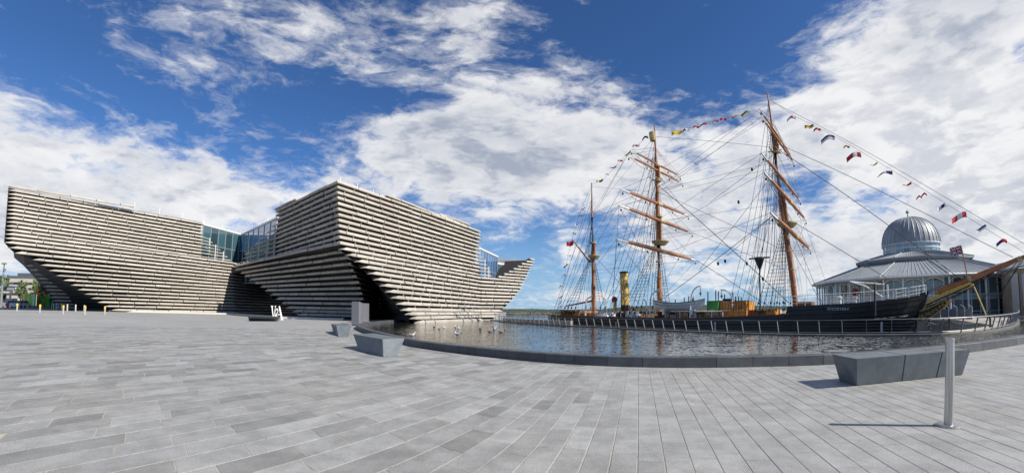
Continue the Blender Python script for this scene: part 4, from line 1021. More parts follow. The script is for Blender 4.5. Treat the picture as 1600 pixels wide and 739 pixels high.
# main stays as measured (pixels of both ends on the centre plane)
STAYS = [((1215, 234), (1497, 433), .045), ((1236, 345), (1395, 441), .04), ((1208, 222), (1583, 402), .035), ((1203, 158), (1640, 403), .026), ((1154, 400), (1232, 473), .05), ((1022, 285), (1154, 400), .05), ((1209, 336), (1040, 464), .045), ((1209, 336), (1136, 400), .03),
         ((1211, 268), (1094, 420), .03), ((1211, 240), (1110, 316), .03), ((1024, 214), (1209, 231), .026), ((1028, 300), (1211, 385), .028), ((1030, 345), (1225, 420), .025), ((1190, 175), (1036, 262), .022), ((1193, 188), (1034, 290), .022),
         ((1087, 406), (1200, 478), .035), ((925, 292), (1015, 300), .018), ((925, 330), (1026, 345), .018), ((926, 398), (1015, 492), .03), ((1026, 380), (935, 482), .03), ((925, 290), (870, 484), .022), ((924, 320), (884, 480), .02), ((1024, 240), (935, 400), .016), ((1022, 215), (928, 330), .016), ((1060, 276), (1190, 240), .014),
         ((1255, 345), (1300, 470), .016), ((1238, 250), (1262, 470), .014), ((1217, 300), (1160, 480), .018), ((1219, 300), (1172, 482), .018)]
for a, b, r in STAYS:
    k = MB(); line(SX(*a, 0), SX(*b, .0), r, 0, k); k.build('stay', m_rope, ship)
for i, (px, py, w) in enumerate(((1175, 265, 0), (1154, 316, 0), (1133, 408, 0), (1192, 436, 0), (1167, 412, 0), (1122, 412, 0))):
    p = SX(px, py, w); k = MB(); k.lathe((p.x, p.y, p.z - .25), [(.05, 0), (.17, .15), (.17, .35), (.05, .5)], 6); k.build('block', m_rope, ship)
# head rigging under the bowsprit
for (x0, y0, x1, y1) in ((1592, 406, 1532, 470), (1598, 407, 1548, 476), (1596, 405, 1541, 492), (1600, 402, 1441, 478), (1585, 410, 1441, 490), (1560, 420, 1436, 500), (1500, 448, 1438, 472), (1590, 402, 1448, 455), (1596, 400, 1449, 458), (1573, 412, 1450, 480)):
    k = MB(); line(SX(x0, y0, 0), SX(x1, y1, .3), .035, .15, k); k.build('head_stay', m_rope, ship)
tag(ROPES.build('running_rigging', m_rope, ship, fix=False), 'thin lines of the running rigging', kind='stuff')
k = MB()       # mooring rope hanging along the side
line(SX(1240, 519, 5.2), SX(1436, 500, .7), .05, .35, k); k.build('mooring_rope', m_rope2, ship)

# ---------------- flags
def flag_mesh(k, a, d, drop, L, H, kind, col1, col2, M, rnd):
    """small flag whose hoist hangs at a, flying along d with a wave in it"""
    d = d.normalized(); n = 7; side = Vector((-d.y, d.x, 0)); ph = rnd.random() * 6; rows_ = []
    for i in range(n + 1):
        u = i / n; c = a + d * L * u + Vector((0, 0, -drop * u * u - .05)) + side * .16 * math.sin(u * 6 + ph) * u + Vector((0, 0, .12 * math.sin(u * 5 + ph)))
        hh = H * (1 - u * (.85 if kind == 'pennant' else .15 * abs(math.sin(ph)))); rows_.append([c + Vector((0, 0, -hh * .5)), c + Vector((0, 0, 0)) + side * .05, c + Vector((0, 0, hh * .5))])
    vs = [p for r_ in rows_ for p in r_]; fs = []; mi = []
    for i in range(n):
        for j in range(2):
            fs.append((i * 3 + j, (i + 1) * 3 + j, (i + 1) * 3 + j + 1, i * 3 + j + 1))
            mi.append({'half': j, 'pennant': 1 if 2 < i < 5 else 0, 'cross': 1 if (i in (2, 3)) else 0, 'plain': 0, 'split': 1 if i > 3 else 0}[kind])
    k.v = vs; k.f = fs; k.t = [1.] * len(fs); k.mi = mi
FC = {'r': (.50, .02, .03), 'y': (.75, .50, .03), 'w': (.72, .72, .72), 'b': (.02, .03, .14), 'k': (.02, .02, .02)}
FM_ = {c: mat('flag_' + n, FC[c], .8) for c, n in (('r', 'red'), ('y', 'yellow'), ('w', 'white'), ('b', 'blue'), ('k', 'black'))}
rf = random.Random(3)
def bunting(label, pts, flags, r=.02, w=0.):
    P = [SX(x, y, w) for x, y in pts]; o = empty('bunting', P[0], label, 'bunting', None); k = MB()
    for a, b in zip(P[:-1], P[1:]): k.tube([a, b], r, 3, False)
    k.build('line', m_rope, o)
    for px, py, kind, cc, L in flags:
        p = SX(px, py, w); k = MB(); L *= .60; flag_mesh(k, p, Vector((-1, .35, 0)), L * .3, L, L * .34 if kind != 'pennant' else L * .26, kind, None, None, None, rf)
        k.build('signal_flag', [FM_[cc[0]], FM_[cc[1]]], o, smooth=True, fix=False)
bunting('line of signal flags from the stern up to the top of the small rear mast', [(876, 484), (880, 446), (886, 405), (897, 362), (908, 328), (924.5, 288)],
        [(914, 325, 'plain', 'rk', 1.0), (910, 336, 'half', 'yb', 1.1), (904, 349, 'cross', 'wb', 1.1), (900, 364, 'half', 'yk', .9), (892, 398, 'pennant', 'bw', 1.1), (888, 414, 'split', 'yb', 1.3), (884, 430, 'pennant', 'rw', 1.3), (881, 446, 'half', 'bw', 1.3), (879, 463, 'plain', 'rr', 1.0), (878, 472, 'half', 'bw', .9), (877.5, 479, 'plain', 'rr', .9)])
bunting('line of signal flags between the rear mast and the middle mast', [(924.5, 288), (942, 281), (966, 256), (981, 240), (996, 228), (1011, 212), (1022, 203)],
        [(942, 281, 'split', 'ky', 1.7), (951, 272, 'pennant', 'kb', 1.1), (963, 260, 'pennant', 'rb', 1.8), (973, 250, 'split', 'ry', 1.3), (986, 239, 'half', 'yk', 1.6), (999, 226, 'cross', 'wr', 1.8), (1013, 214, 'plain', 'bk', 1.6)])
bunting('line of signal flags between the middle mast and the front mast', [(1022, 203), (1062, 205), (1102, 193), (1146, 182), (1168, 176), (1201, 165)],
        [(1066, 205, 'half', 'yy', 2.6), (1077, 202, 'split', 'wb', 1.6), (1092, 197, 'plain', 'rk', 1.4), (1104, 194, 'pennant', 'rk', 2.4), (1122, 188, 'split', 'ry', 1.4), (1135, 185, 'plain', 'rr', 1.5), (1152, 181, 'pennant', 'yr', 2.0), (1170, 176, 'half', 'yk', 1.9)])
bunting('long line of signal flags from the front mast out over the bowsprit', [(1203, 156), (1240, 181), (1300, 211), (1400, 270), (1500, 332), (1600, 394)],
        [(1243, 183, 'cross', 'wr', 1.9), (1271, 196, 'half', 'yk', 2.0), (1282, 201, 'plain', 'rr', 1.5), (1304, 214, 'half', 'wb', 2.9), (1327, 228, 'split', 'ky', 1.2), (1345, 241, 'cross', 'rw', 3.0), (1371, 255, 'pennant', 'yy', 1.6), (1394, 268, 'pennant', 'bw', 3.0), (1424, 286, 'pennant', 'rw', 2.0), (1448, 303, 'plain', 'rr', 1.1), (1440, 307, 'plain', 'rr', 1.0), (1480, 321, 'cross', 'wb', 2.0), (1510, 336, 'cross', 'rw', 3.0), (1541, 355, 'half', 'wb', 2.0), (1573, 376, 'split', 'rb', 1.8)])
def union_flag():
    """small flag at the jackstaff: blue field, white and red crosses"""
    c0 = SX(1503, 389, 0); d = Vector((-.72, .69, -.25)).normalized(); up = Vector((.12, -.1, 1)); up = (up - d * up.dot(d)).normalized(); L, H = 1.15, .85; n = d.cross(up); o = empty('flag', c0, 'small blue flag with red and white crosses at the bowsprit staff', 'flag')
    def pt(u, v, e=0.): return c0 + d * L * u + up * H * (v - .5) + n * (.09 * math.sin(u * 6) + e)
    def sheet(name, poly_, m_, e, par):
        k = MB(); k.poly([pt(u, v, e) for u, v in poly_]); k.poly([pt(u, v, -e) for u, v in poly_]); return k.build(name, m_, par, fix=False)
    k = MB(); N = 8
    for i in range(N): k.poly([pt(i / N, 0), pt((i + 1) / N, 0), pt((i + 1) / N, 1), pt(i / N, 1)])
    f = k.build('field', FM_['b'], o, fix=False)
    for nm, c, wd, e in (('white_cross', 'w', .17, .012), ('red_cross', 'r', .10, .02)):
        k = MB()
        for i in range(N):
            for s in (1, -1): k.poly([pt(i / N, .5 - wd, e * s), pt((i + 1) / N, .5 - wd, e * s), pt((i + 1) / N, .5 + wd, e * s), pt(i / N, .5 + wd, e * s)])
        for s in (1, -1): k.poly([pt(.5 - wd * .7, 0, e * s * 1.3), pt(.5 + wd * .7, 0, e * s * 1.3), pt(.5 + wd * .7, 1, e * s * 1.3), pt(.5 - wd * .7, 1, e * s * 1.3)])
        k.build(nm, FM_[c], o, fix=False)
    k = MB()
    for s in (1, -1):
        for q in (0, 1):
            for i in range(N):
                a, b = i / N, (i + 1) / N; va, vb = (a, b) if q else (1 - a, 1 - b); t = .07
                k.poly([pt(a, min(max(va - t, 0), 1), .008 * s), pt(b, min(max(vb - t, 0), 1), .008 * s), pt(b, min(max(vb + t, 0), 1), .008 * s), pt(a, min(max(va + t, 0), 1), .008 * s)])
    k.build('diagonal_cross', FM_['w'], o, fix=False)
union_flag()
o = empty('ensign', SX(896, 377, 0), 'small red ensign flying from the gaff of the rear mast', 'flag'); k = MB(); flag_mesh(k, SX(896, 379, 0), Vector((-1, .35, 0)), .3, 1.1, .75, 'plain', None, None, None, rf); k.build('cloth', [FM_['r'], FM_['b']], o, smooth=True, fix=False)
# ================================================================== POOL RAILING, DOME PAVILION, QUAY, FAR SHORE, LEFT BACKGROUND
m_steel = mat('brushed_steel', (.47, .46, .44), .34, .8, var=.30, vscale=2, stretch=(22, 22, .5), fine=.1)
m_galv = mat('galvanised_rail', (.24, .25, .25), .5, .3, var=.1); m_wire = mat('dark_wire', (.06, .06, .065), .6)
rl = empty('pool_railing', (12, 30, 0), 'long steel railing with leaning posts along the far side of the reflecting pool', 'railing')
base = offset(FAR, .22); pts = resample(base, 1.28)
lean = .22; TOPZ = .80
def rp(i, z, L=None): L = L or pts; n = near_n(i, L); p = L[i] - n * lean * z / TOPZ; return Vector((p.x, p.y, z))
for i in range(len(pts)):
    a, b = rp(i, .03), rp(i, TOPZ - .02); g = (pts[min(i + 1, len(pts) - 1)] - pts[max(i - 1, 0)]).normalized(); u = Vector((g.x, g.y, 0)) * .017; v = Vector((-g.y, g.x, 0)) * .036
    k = MB(); k.hexa([a - u - v, a + u - v, a + u + v, a - u + v, b - u - v, b + u - v, b + u + v, b - u + v]); k.build('post', m_galv, rl)
fine = [i for i in range(len(base))]
for z, r, nm in ((TOPZ, .032, 'handrail'), (.13, .028, 'lower_rail')):
    k = MB(); k.tube([rp(i, z, base) for i in fine], r, 6); k.build(nm, m_galv, rl)
for z in (.30, .46, .62): k = MB(); k.tube([rp(i, z, base) for i in fine], .006, 3); k.build('wire', m_wire, rl)
# pale parapet behind the first stretch, river-side fence beyond it
m_sand = mat('pale_sandstone', (.46, .42, .36), .85, var=.15, vscale=1.2)
w_ = empty('parapet', (0, 58, 0), 'low pale stone parapet behind the railing between museum and ship stern', 'wall')
seg = resample([p for p in offset(FAR, .75) if p.y > 46], 1.28)
for i in range(len(seg) - 1):
    a, b = seg[i], seg[i + 1]; g = (b - a).normalized() * .02; n = Vector((-g.y, g.x)).normalized() * .3; k = MB(); a = a + g; b = b - g
    k.hexa([P3(a, -.1), P3(b, -.1), P3(b + n, -.1), P3(a + n, -.1), P3(a, .48), P3(b, .48), P3(b + n, .48), P3(a + n, .48)], 1); k.build('stone_block', m_sand, w_)
k = MB()
fn_ = empty('river_fence', pxd(820, 68, 0), 'thin pale metal fence on the river side between museum prow and ship stern', 'fence')
fa_, fb_ = pxd(774, 76, .2), pxd(869, 62.5, .2)
for i in range(13):
    p = fa_.lerp(fb_, i / 12); k = MB(); k.box((p.x, p.y, .62), (.07, .07, .9)); k.build('fence_post', m_galv, fn_)
for z in (1.08, .75, .45): k = MB(); k.tube([Vector((fa_.x, fa_.y, z)), Vector((fb_.x, fb_.y, z))], .035 if z > 1 else .012, 4); k.build('fence_rail', m_galv, fn_)
k = MB(); k.extrude([(fa_.x - 1, fa_.y + 1.5, -4), (fb_.x + 1, fb_.y + .5, -4), (4.6, 49.5, -4), (-2.6, 66, -4)], (0, 0, 4.02)); tag(k.build('river_walk', m_rim), kind='structure')
# draught marks on the hull
k = MB()
for px, w in ((962.5, 5), (1117.5, 5), (1377.5, 4.0)):
    for i in range(7): c = SX(px, 504 + i * 2.6, w + .1); k.box(tuple(c), (.22, .04, .10), -R(45))
k.build('draught_marks', m_wpaint, ship)['kind'] = 'stuff'

# ---------------------------------------------------------------- domed pavilion
m_lead = mat('lead_roof', (.27, .29, .31), .5, .1, var=.22, vscale=.7, stretch=(1, 1, .25), fine=.1)
m_slate = mat('grey_roof', (.30, .325, .34), .55, var=.12, vscale=.8, fine=.08)
m_frame = mat('pale_frame', (.60, .65, .67), .45)
m_stone = mat('rubble_stone', (.34, .28, .20), .85, var=.25, vscale=1.6, fine=.2, bump=.6, bscale=4)
m_pglass = glass_mat('pavilion_glass', (.10, .14, .15)); m_lglass = glass_mat('lantern_glass', (.22, .28, .31))
PD = 100.0; PC = pxd(1424.6, PD, 10); AZC = math.atan2(PC.x, PC.y)
def zp(px, py, D=PD): return CAM_H + el(px, py) * D
pav = empty('domed_pavilion', (PC.x, PC.y, -.25), 'round glazed pavilion with wide grey roofs and a ribbed silver-grey dome behind the bow', 'pavilion')
N12 = 12; A0 = math.atan2(-PC.y, -PC.x) + math.pi / N12
def ring(r_, z, n=N12, a0=A0): return [Vector((PC.x + r_ * math.cos(a0 + 2 * math.pi * i / n), PC.y + r_ * math.sin(a0 + 2 * math.pi * i / n), z)) for i in range(n)]
ZE1, ZU1, ZD0, ZD1 = 6.2, 9.9, 11.3, zp(1424, 384)
ZTOP = zp(1413, 341); RD = 5.35
def roof_ring(nm, r0, z0, r1, z1, thick=.35):
    a, b = ring(r0, z0), ring(r1, z1); lo = ring(r0 - .1, z0 - thick)
    for i in range(N12):
        j = (i + 1) % N12; k = MB(); k.add([a[i], a[j], b[j], b[i]], [(0, 1, 2, 3)]); k.add([lo[i], lo[j], a[j], a[i]], [(0, 1, 2, 3)]); p = k.build(nm, m_slate, pav)
        # standing seams
        k = MB(); m_ = 14
        for s in range(1, m_): k.tube([a[i].lerp(a[j], s / m_) + Vector((0, 0, .03)), b[i].lerp(b[j], s / m_) + Vector((0, 0, .03))], .045, 3)
        k.build('roof_seam', m_slate, p)
        k = MB(); k.tube([a[i] + Vector((0, 0, .05)), b[i] + Vector((0, 0, .05))], .11, 5); k.build('hip_roll', m_lead, p)
roof_ring('lower_roof', 19.8, ZE1, 10.2, 9.3); roof_ring('upper_roof', 11.0, ZU1, 5.6, ZD0)
k = MB(); a, b = ring(10.2, 9.2), ring(10.2, ZU1 - .1)
for i in range(N12): j = (i + 1) % N12; k.add([a[i], a[j], b[j], b[i]], [(0, 1, 2, 3)])
k.build('clerestory', m_frame, pav)
k = MB(); a, b = ring(19.9, ZE1 - .42), ring(17.6, ZE1 - .42)
for i in range(N12): j = (i + 1) % N12; k.add([a[i], a[j], b[j], b[i]], [(0, 1, 2, 3)])
k.build('eaves_soffit', m_frame, pav)
for i in range(N12):
    a, b = ring(20.0, ZE1 - .2)[i], ring(20.0, ZE1 - .2)[(i + 1) % N12]; k = MB(); k.tube([a, b], .17, 5); k.build('gutter', m_frame, pav)
# walls of glass, bay by bay, on the sides one can see
wa = ring(17.6, 0); 
for i in range(N12):
    j = (i + 1) % N12; mid = (wa[i] + wa[j]) / 2
    if (Vector((mid.x, mid.y)) - Vector((PC.x, PC.y))).dot(Vector((-PC.x, -PC.y)).normalized()) < -6: continue
    g = (wa[j] - wa[i]).normalized(); out = Vector((mid.x - PC.x, mid.y - PC.y, 0)).normalized(); rz = math.atan2(g.y, g.x); nb = 6; zs = (-.2, .35, 2.25, 3.0, ZE1 - .5)
    for c in range(nb):
        p, q = wa[i].lerp(wa[j], c / nb) + g * .05, wa[i].lerp(wa[j], (c + 1) / nb) - g * .05
        for h in range(len(zs) - 1):
            k = MB(); z0, z1 = zs[h] + .04, zs[h + 1] - .04; k.add([(p.x, p.y, z0), (q.x, q.y, z0), (q.x, q.y, z1), (p.x, p.y, z1)], [(0, 1, 2, 3)], random.uniform(.5, 1.6) if h != 2 else 3.0); k.build('glass_pane', m_pglass, pav)
    k = MB()
    for c in range(nb + 1): p = wa[i].lerp(wa[j], c / nb); k.box((p.x, p.y, (ZE1 - .6) / 2), (.12, .2, ZE1 - .2), rz)
    for z in zs: k.box((mid.x, mid.y, z), ((wa[j] - wa[i]).length, .16, .11), rz)
    o = k.build('window_framing', m_frame, pav); o['kind'] = 'stuff'
    for c in range(0, nb, 2):
        p = wa[i].lerp(wa[j], c / nb) + out * 1.5; k = MB(); k.tube([(p.x, p.y, -.25), (p.x, p.y, ZE1 - .5)], .16, 8); k.build('column', m_frame, pav)
        q = wa[i].lerp(wa[j], (c + 2) / nb) + out * 1.5; k = MB(); k.tube([p.lerp(q, u / 8) + Vector((0, 0, ZE1 - 1.35 + .75 * math.sin(math.pi * u / 8) ** .6)) for u in range(9)], .07, 4); k.build('eaves_arch', m_frame, pav)
k = MB(); a = ring(14.5, -.2); b = ring(14.5, 5.5)
for i in range(N12): j = (i + 1) % N12; k.add([a[i], a[j], b[j], b[i]], [(0, 1, 2, 3)])
k.build('inner_core', mat('interior_tan', (.16, .11, .07), .8, var=.5, vscale=.5), pav)
# lantern
NL = 24; la, lb, lm = ring(5.25, ZD0 - .3, NL), ring(5.25, ZD1, NL), ring(5.25, ZD1 - .85, NL)
for i in range(NL):
    j = (i + 1) % NL
    for q0, q1 in ((la, lm), (lm, lb)):
        k = MB(); k.add([q0[i], q0[j], q1[j], q1[i]], [(0, 1, 2, 3)], random.uniform(.7, 1.2)); k.build('lantern_pane', m_lglass, pav)
k = MB()
for i in range(NL): k.tube([la[i] * 1.0, lb[i]], .085, 4)
k.build('lantern_mullions', m_frame, pav)['kind'] = 'stuff'
for z, r_ in ((ZD0 - .1, 5.45), (ZD1 - .85, 5.32), (ZD1 + .02, 5.55)):
    k = MB(); k.lathe((PC.x, PC.y, z), [(r_ - .2, -.10), (r_, -.10), (r_, .12), (r_ - .2, .12)], 48); k.build('lantern_band', m_frame, pav)
DH = ZTOP - ZD1; k = MB(); k.lathe((PC.x, PC.y, ZD1), [(5.5 * math.cos(a) ** .82 if a < 1.56 else .05, DH * math.sin(a) ** 1.0) for a in [x * math.pi / 2 / 14 for x in range(15)]], 48); dome = k.build('dome', m_lead, pav, smooth=True)
for i in range(36):
    a = 2 * math.pi * i / 36; k = MB(); k.tube([Vector((PC.x, PC.y, ZD1)) + Vector((math.cos(a) * 5.53 * math.cos(t) ** .82, math.sin(a) * 5.53 * math.cos(t) ** .82, DH * math.sin(t))) for t in [x * 1.5 / 9 for x in range(10)]], .065, 3); k.build('dome_rib', m_lead, dome)
k = MB(); c = (PC.x, PC.y, ZTOP - .1); k.lathe(c, [(.7, 0), (.35, .15), (.12, .3), (.10, .9), (.32, 1.05), (.36, 1.25), (.2, 1.45), (.05, 1.5), (.03, 1.9)], 12); k.build('finial', m_lead, pav)
# stone wing to the right
k = MB(); wl, wr = pxd(1568, 86, 0), pxd(1665, 72, 0); dp = Vector((wl.x, wl.y)).normalized() * 16; zt_ = zp(1570, 424, 86)
k.extrude([(wl.x, wl.y, -.3), (wr.x, wr.y, -.3), (wr.x + dp.x, wr.y + dp.y, -.3), (wl.x + dp.x, wl.y + dp.y, -.3)], (0, 0, zt_ + .3)); wing = k.build('stone_wing', m_stone, pav)
k = MB(); e = Vector((wl.x, wl.y, 0)); g = (Vector((wr.x, wr.y, 0)) - e).normalized(); k.extrude([(wl.x - 3 * g.x - dp.x * .06, wl.y - 3 * g.y - dp.y * .06, zt_), (wr.x - dp.x * .06, wr.y - dp.y * .06, zt_), (wr.x + dp.x * .5, wr.y + dp.y * .5, zt_ + 1.6), (wl.x - 3 * g.x + dp.x * .5, wl.y - 3 * g.y + dp.y * .5, zt_ + 1.6)], (0, 0, .25)); k.build('wing_roof', m_slate, pav)
for u0, u1, h in ((.10, .17, 5.6), (.34, .41, 5.6)):
    a, b = e + g * u0 * 30, e + g * u1 * 30; k = MB(); d = Vector((-dp.x, -dp.y, 0)).normalized() * .25; k.extrude([a + d + Vector((0, 0, -.2)), b + d + Vector((0, 0, -.2)), b + d + Vector((0, 0, h)), a + d + Vector((0, 0, h))], d * .2); k.build('pilaster', m_ltrim, wing)
a, b = e + g * 6.2, e + g * 9.4; k = MB(); d = Vector((-dp.x, -dp.y, 0)).normalized() * .1; k.extrude([a + d + Vector((0, 0, 1)), b + d + Vector((0, 0, 1)), b + d + Vector((0, 0, 5.4)), a + d + Vector((0, 0, 5.4))], d); k.build('wing_window', mat('pale_banner', (.55, .56, .62), .7), wing)

# ---------------------------------------------------------------- quay furniture
m_timber = mat('dark_timber', (.07, .05, .035), .8, var=.3, vscale=2)
qe = [Vector((21.4, 19.6)), Vector((22.7, 17.6)), Vector((30, 19.7)), Vector((40, 24.8)), Vector((52, 31.6))]
k = MB()
for a, b in zip(qe[:-1], qe[1:]): n = Vector((b.y - a.y, a.x - b.x)).normalized() * .12; k.hexa([P3(a, -1.4), P3(b, -1.4), P3(b + n, -1.4), P3(a + n, -1.4), P3(a, -.2), P3(b, -.2), P3(b + n, -.2), P3(a + n, -.2)])
qf = k.build('quay_timber', m_timber); tag(qf, kind='structure')
m_iron = mat('black_iron', (.018, .018, .02), .5)
QB = [(1452.5, 515.0), (1484, 514.3), (1547.5, 511.2), (1579.5, 508.6)]
qb_pos = []
tops_ = ('leftmost of the black iron bollards on the quay, below the gold scrollwork', 'black iron bollard on the quay in front of the grey hoarding', 'black iron bollard on the quay in front of the pavilion windows', 'rightmost of the black iron bollards on the quay')
for (x, y), lab in zip(QB, tops_):
    p = at(x, y, -.25); qb_pos.append(p); o = empty('quay_bollard', p, lab, 'bollard', 'black bollards along the quay')
    k = MB(); k.lathe(tuple(p), [(.11, 0), (.09, .1), (.075, .15), (.065, .62)], 8); k.build('post', m_iron, o, smooth=True)
    k = MB(); k.lathe((p.x, p.y, p.z + .62), [(.09, 0), (.10, .05), (.06, .10), (.08, .17), (.03, .24)], 8); k.build('cap', m_iron, o, smooth=True)
k = MB()
cp = [qb_pos[0] + Vector((-2.2, -1.5, 0))] + qb_pos + [qb_pos[-1] + (qb_pos[-1] - qb_pos[-2])]
for a, b in zip(cp[:-1], cp[1:]): k.tube([a.lerp(b, u / 8) + Vector((0, 0, .55 - .9 * (u / 8) * (1 - u / 8))) for u in range(9)], .018, 4)
tag(k.build('chain', m_iron), 'black chain slung between the iron bollards on the quay', 'chain')
m_hoard = mat('grey_hoarding', (.17, .20, .23), .6, var=.12, vscale=1.)
ho = empty('hoarding', pxd(1480, 61, -.25), 'grey panelled screen with curved post tops on the quay below the bowsprit', 'screen'); HP = [pxd(x, D_, 0) for x, D_ in ((1441, 63), (1456, 62.5), (1470, 62), (1483, 61.5), (1496, 61), (1508, 60.5), (1520, 60))]
for a, b in zip(HP[:-1], HP[1:]):
    zt_ = CAM_H + el(1480, 483) * 61.5 + random.uniform(-.02, .02); g = (b - a).normalized(); n = Vector((g.y, -g.x, 0)) * .05; k = MB(); p, q = a + g * .03, b - g * .03
    k.hexa([(p.x, p.y, -.2), (q.x, q.y, -.2), (q.x + n.x, q.y + n.y, -.2), (p.x + n.x, p.y + n.y, -.2), (p.x, p.y, zt_), (q.x, q.y, zt_), (q.x + n.x, q.y + n.y, zt_), (p.x + n.x, p.y + n.y, zt_)]); k.build('panel', m_hoard, ho)
for p in HP:
    k = MB(); n = Vector((-p.x, -p.y, 0)).normalized(); z0 = CAM_H + el(1480, 483) * 61.5; k.tube([p + n * .1 + Vector((0, 0, z0 - .3)), p + n * .1 + Vector((0, 0, z0 + .1)), p + n * .05 + Vector((-.15, .1, z0 + .32)), p + Vector((-.42, .25, z0 + .45))], [.03, .03, .03, .015], 5); k.build('curved_post', m_wpaint, ho)

# ---------------------------------------------------------------- far shore
m_hill = bpy.data.materials.new('wooded_hill'); m_hill.use_nodes = True
def _hill():
    T = NT(m_hill.node_tree); p = m_hill.node_tree.nodes['Principled BSDF']; p.inputs['Roughness'].default_value = .95
    g = T.n('ShaderNodeNewGeometry'); n = T.noise(g.outputs['Position'], .035, 4, .6); n2 = T.noise(g.outputs['Position'], .4, 3, .6)
    c = T.mix(T.ramp(n, .5, .58), (.035, .052, .034), (.085, .10, .045)); T.put(p, 'Base Color', T.scale(c, T.ramp(n2, .3, .7, .6, 1.3)))
_hill()
HPR = [(690, 483), (780, 482.5), (800, 482), (830, 482), (860, 483), (880, 483), (940, 482.5), (965, 480), (1000, 477.5), (1040, 476.2), (1085, 475.5), (1130, 476), (1180, 477), (1240, 478), (1300, 477), (1420, 472), (1600, 466)]
SEA = -4.5; k = MB(); rows_ = [[], [], [], []]
for i in range(181):
    px = 690 + i * 5.0; yy = table(HPR, px)[0] + random.uniform(-.25, .25); zt2 = CAM_H + el(px, yy) * 760
    b = pxd(px, 640, SEA); f_ = Vector((b.x, b.y)).normalized()
    for j, (D_, z) in enumerate(((640, SEA - .5), (648, SEA + 1.2), (700, lerp(SEA, zt2, .5)), (760, zt2 - .6))): rows_[j].append((f_.x * D_, f_.y * D_, z))
strip(k, rows_); hs = k.build('hills', m_hill, smooth=False); tag(hs, kind='structure')
# woodland over the hills, one leafy mass
k = MB(); rw = random.Random(5)
ico = [(0, 0, 1), (.89, 0, .45), (.28, .85, .45), (-.72, .53, .45), (-.72, -.53, .45), (.28, -.85, .45), (.72, .53, -.45), (-.28, .85, -.45), (-.89, 0, -.45), (-.28, -.85, -.45), (.72, -.53, -.45), (0, 0, -1)]
icf = [(0, 1, 2), (0, 2, 3), (0, 3, 4), (0, 4, 5), (0, 5, 1), (1, 6, 2), (2, 7, 3), (3, 8, 4), (4, 9, 5), (5, 10, 1), (6, 7, 2), (7, 8, 3), (8, 9, 4), (9, 10, 5), (10, 6, 1), (11, 7, 6), (11, 8, 7), (11, 9, 8), (11, 10, 9), (11, 6, 10)]
for i in range(2600):
    px = rw.uniform(692, 1590); u = rw.random() ** .7; yy = table(HPR, px)[0]; zt2 = CAM_H + el(px, yy) * 760; D_ = lerp(650, 762, u); z = lerp(SEA + 1, zt2 - 1.3, u)
    if px > 985 and .35 < u < .8 and rw.random() < .85: continue
    if px < 862 and u < .5 and rw.random() < .45: continue
    w = az(px); r_ = rw.uniform(.7, 1.7); c = (D_ * math.sin(w), D_ * math.cos(w), z)
    k.add([(c[0] + r_ * x * rw.uniform(1, 1.7), c[1] + r_ * y, c[2] + r_ * zz * rw.uniform(.7, 1.1)) for x, y, zz in ico], icf, rw.uniform(.6, 1.3))
m_wood_f = mat('far_foliage', (.038, .062, .034), .95, attr='tint'); tag(k.build('woodland', m_wood_f, fix=False), 'dark green woodland on the far shore', kind='stuff')
house_me = {}
def house(i, px, D_, z, wall, roofc, s):
    w = az(px); c = Vector((D_ * math.sin(w), D_ * math.cos(w), z)); k = MB(); a, b, h = 3.2 * s, 2.2 * s, 1.6 * s; rz = -w + rw.uniform(-.4, .4)
    k.box((c.x, c.y, c.z), (a, b, h * 1.6), rz); co, si = math.cos(rz), math.sin(rz); Q = lambda x, y, zz: (c.x + x * co - y * si, c.y + x * si + y * co, c.z + zz)
    k.add([Q(-a / 2, -b / 2, h * .8), Q(a / 2, -b / 2, h * .8), Q(a / 2, b / 2, h * .8), Q(-a / 2, b / 2, h * .8), Q(-a / 2, 0, h * 1.5), Q(a / 2, 0, h * 1.5)], [(0, 1, 5, 4), (2, 3, 4, 5), (1, 2, 5), (3, 0, 4)], 1, 1)
    o = k.build('far_house', [wall, roofc]); tag(o, 'tiny pale house among many on the far shore between museum and ship', 'house', 'houses on the far shore')
hw = [mat('house_white', (.55, .53, .50), .8), mat('house_grey', (.30, .29, .28), .8), mat('house_sand', (.40, .35, .28), .8)]; hr = [mat('slate_roof', (.09, .095, .11), .8), mat('tile_roof', (.20, .10, .07), .8)]
for i in range(60):
    px = rw.uniform(786, 862) if i < 52 else rw.uniform(880, 1080); u = rw.uniform(.05, .55); house(i, px, lerp(646, 700, u), lerp(SEA + 1.2, SEA + 4.6, u), rw.choice(hw), rw.choice(hr), rw.uniform(.55, .95))
k = MB()
for px, w2 in ((872, 40), (850, 60)):
    c = pxd(px, 640, SEA + .6); k.box(tuple(c), (w2, 3, 1.2), -az(px)); 
tag(k.build('sea_wall', m_rim), kind='structure')

# ---------------------------------------------------------------- left background
m_cream = mat('cream_render', (.50, .46, .38), .8, var=.06); m_dkroof = mat('dark_cladding', (.10, .11, .125), .6, var=.1); m_win = glass_mat('office_glass', (.03, .05, .07))
ob = empty('office_building', pxd(32, 210, 0), 'cream four-storey office block with a dark grey top floor, far left', 'building')
def wall_box(name, pl, D0, pr, D1, y0, y1, m_, parent, depth=8, refx=None):
    a, b = pxd(pl, D0, 0), pxd(pr, D1, 0); rx = refx or pl; z0 = CAM_H + el(rx, y1) * D0 if y1 < 462 else 0.; z1 = CAM_H + el(rx, y0) * D0; d = Vector((a.x, a.y)).normalized() * depth; k = MB()
    k.extrude([(a.x, a.y, z0), (b.x, b.y, z0), (b.x + d.x, b.y + d.y, z0), (a.x + d.x, a.y + d.y, z0)], (0, 0, z1 - z0)); return k.build(name, m_, parent), a, b, z0, z1
w1, a, b, z0, z1 = wall_box('wall', 9, 215, 56, 205, 435, 464, m_cream, ob, 25)
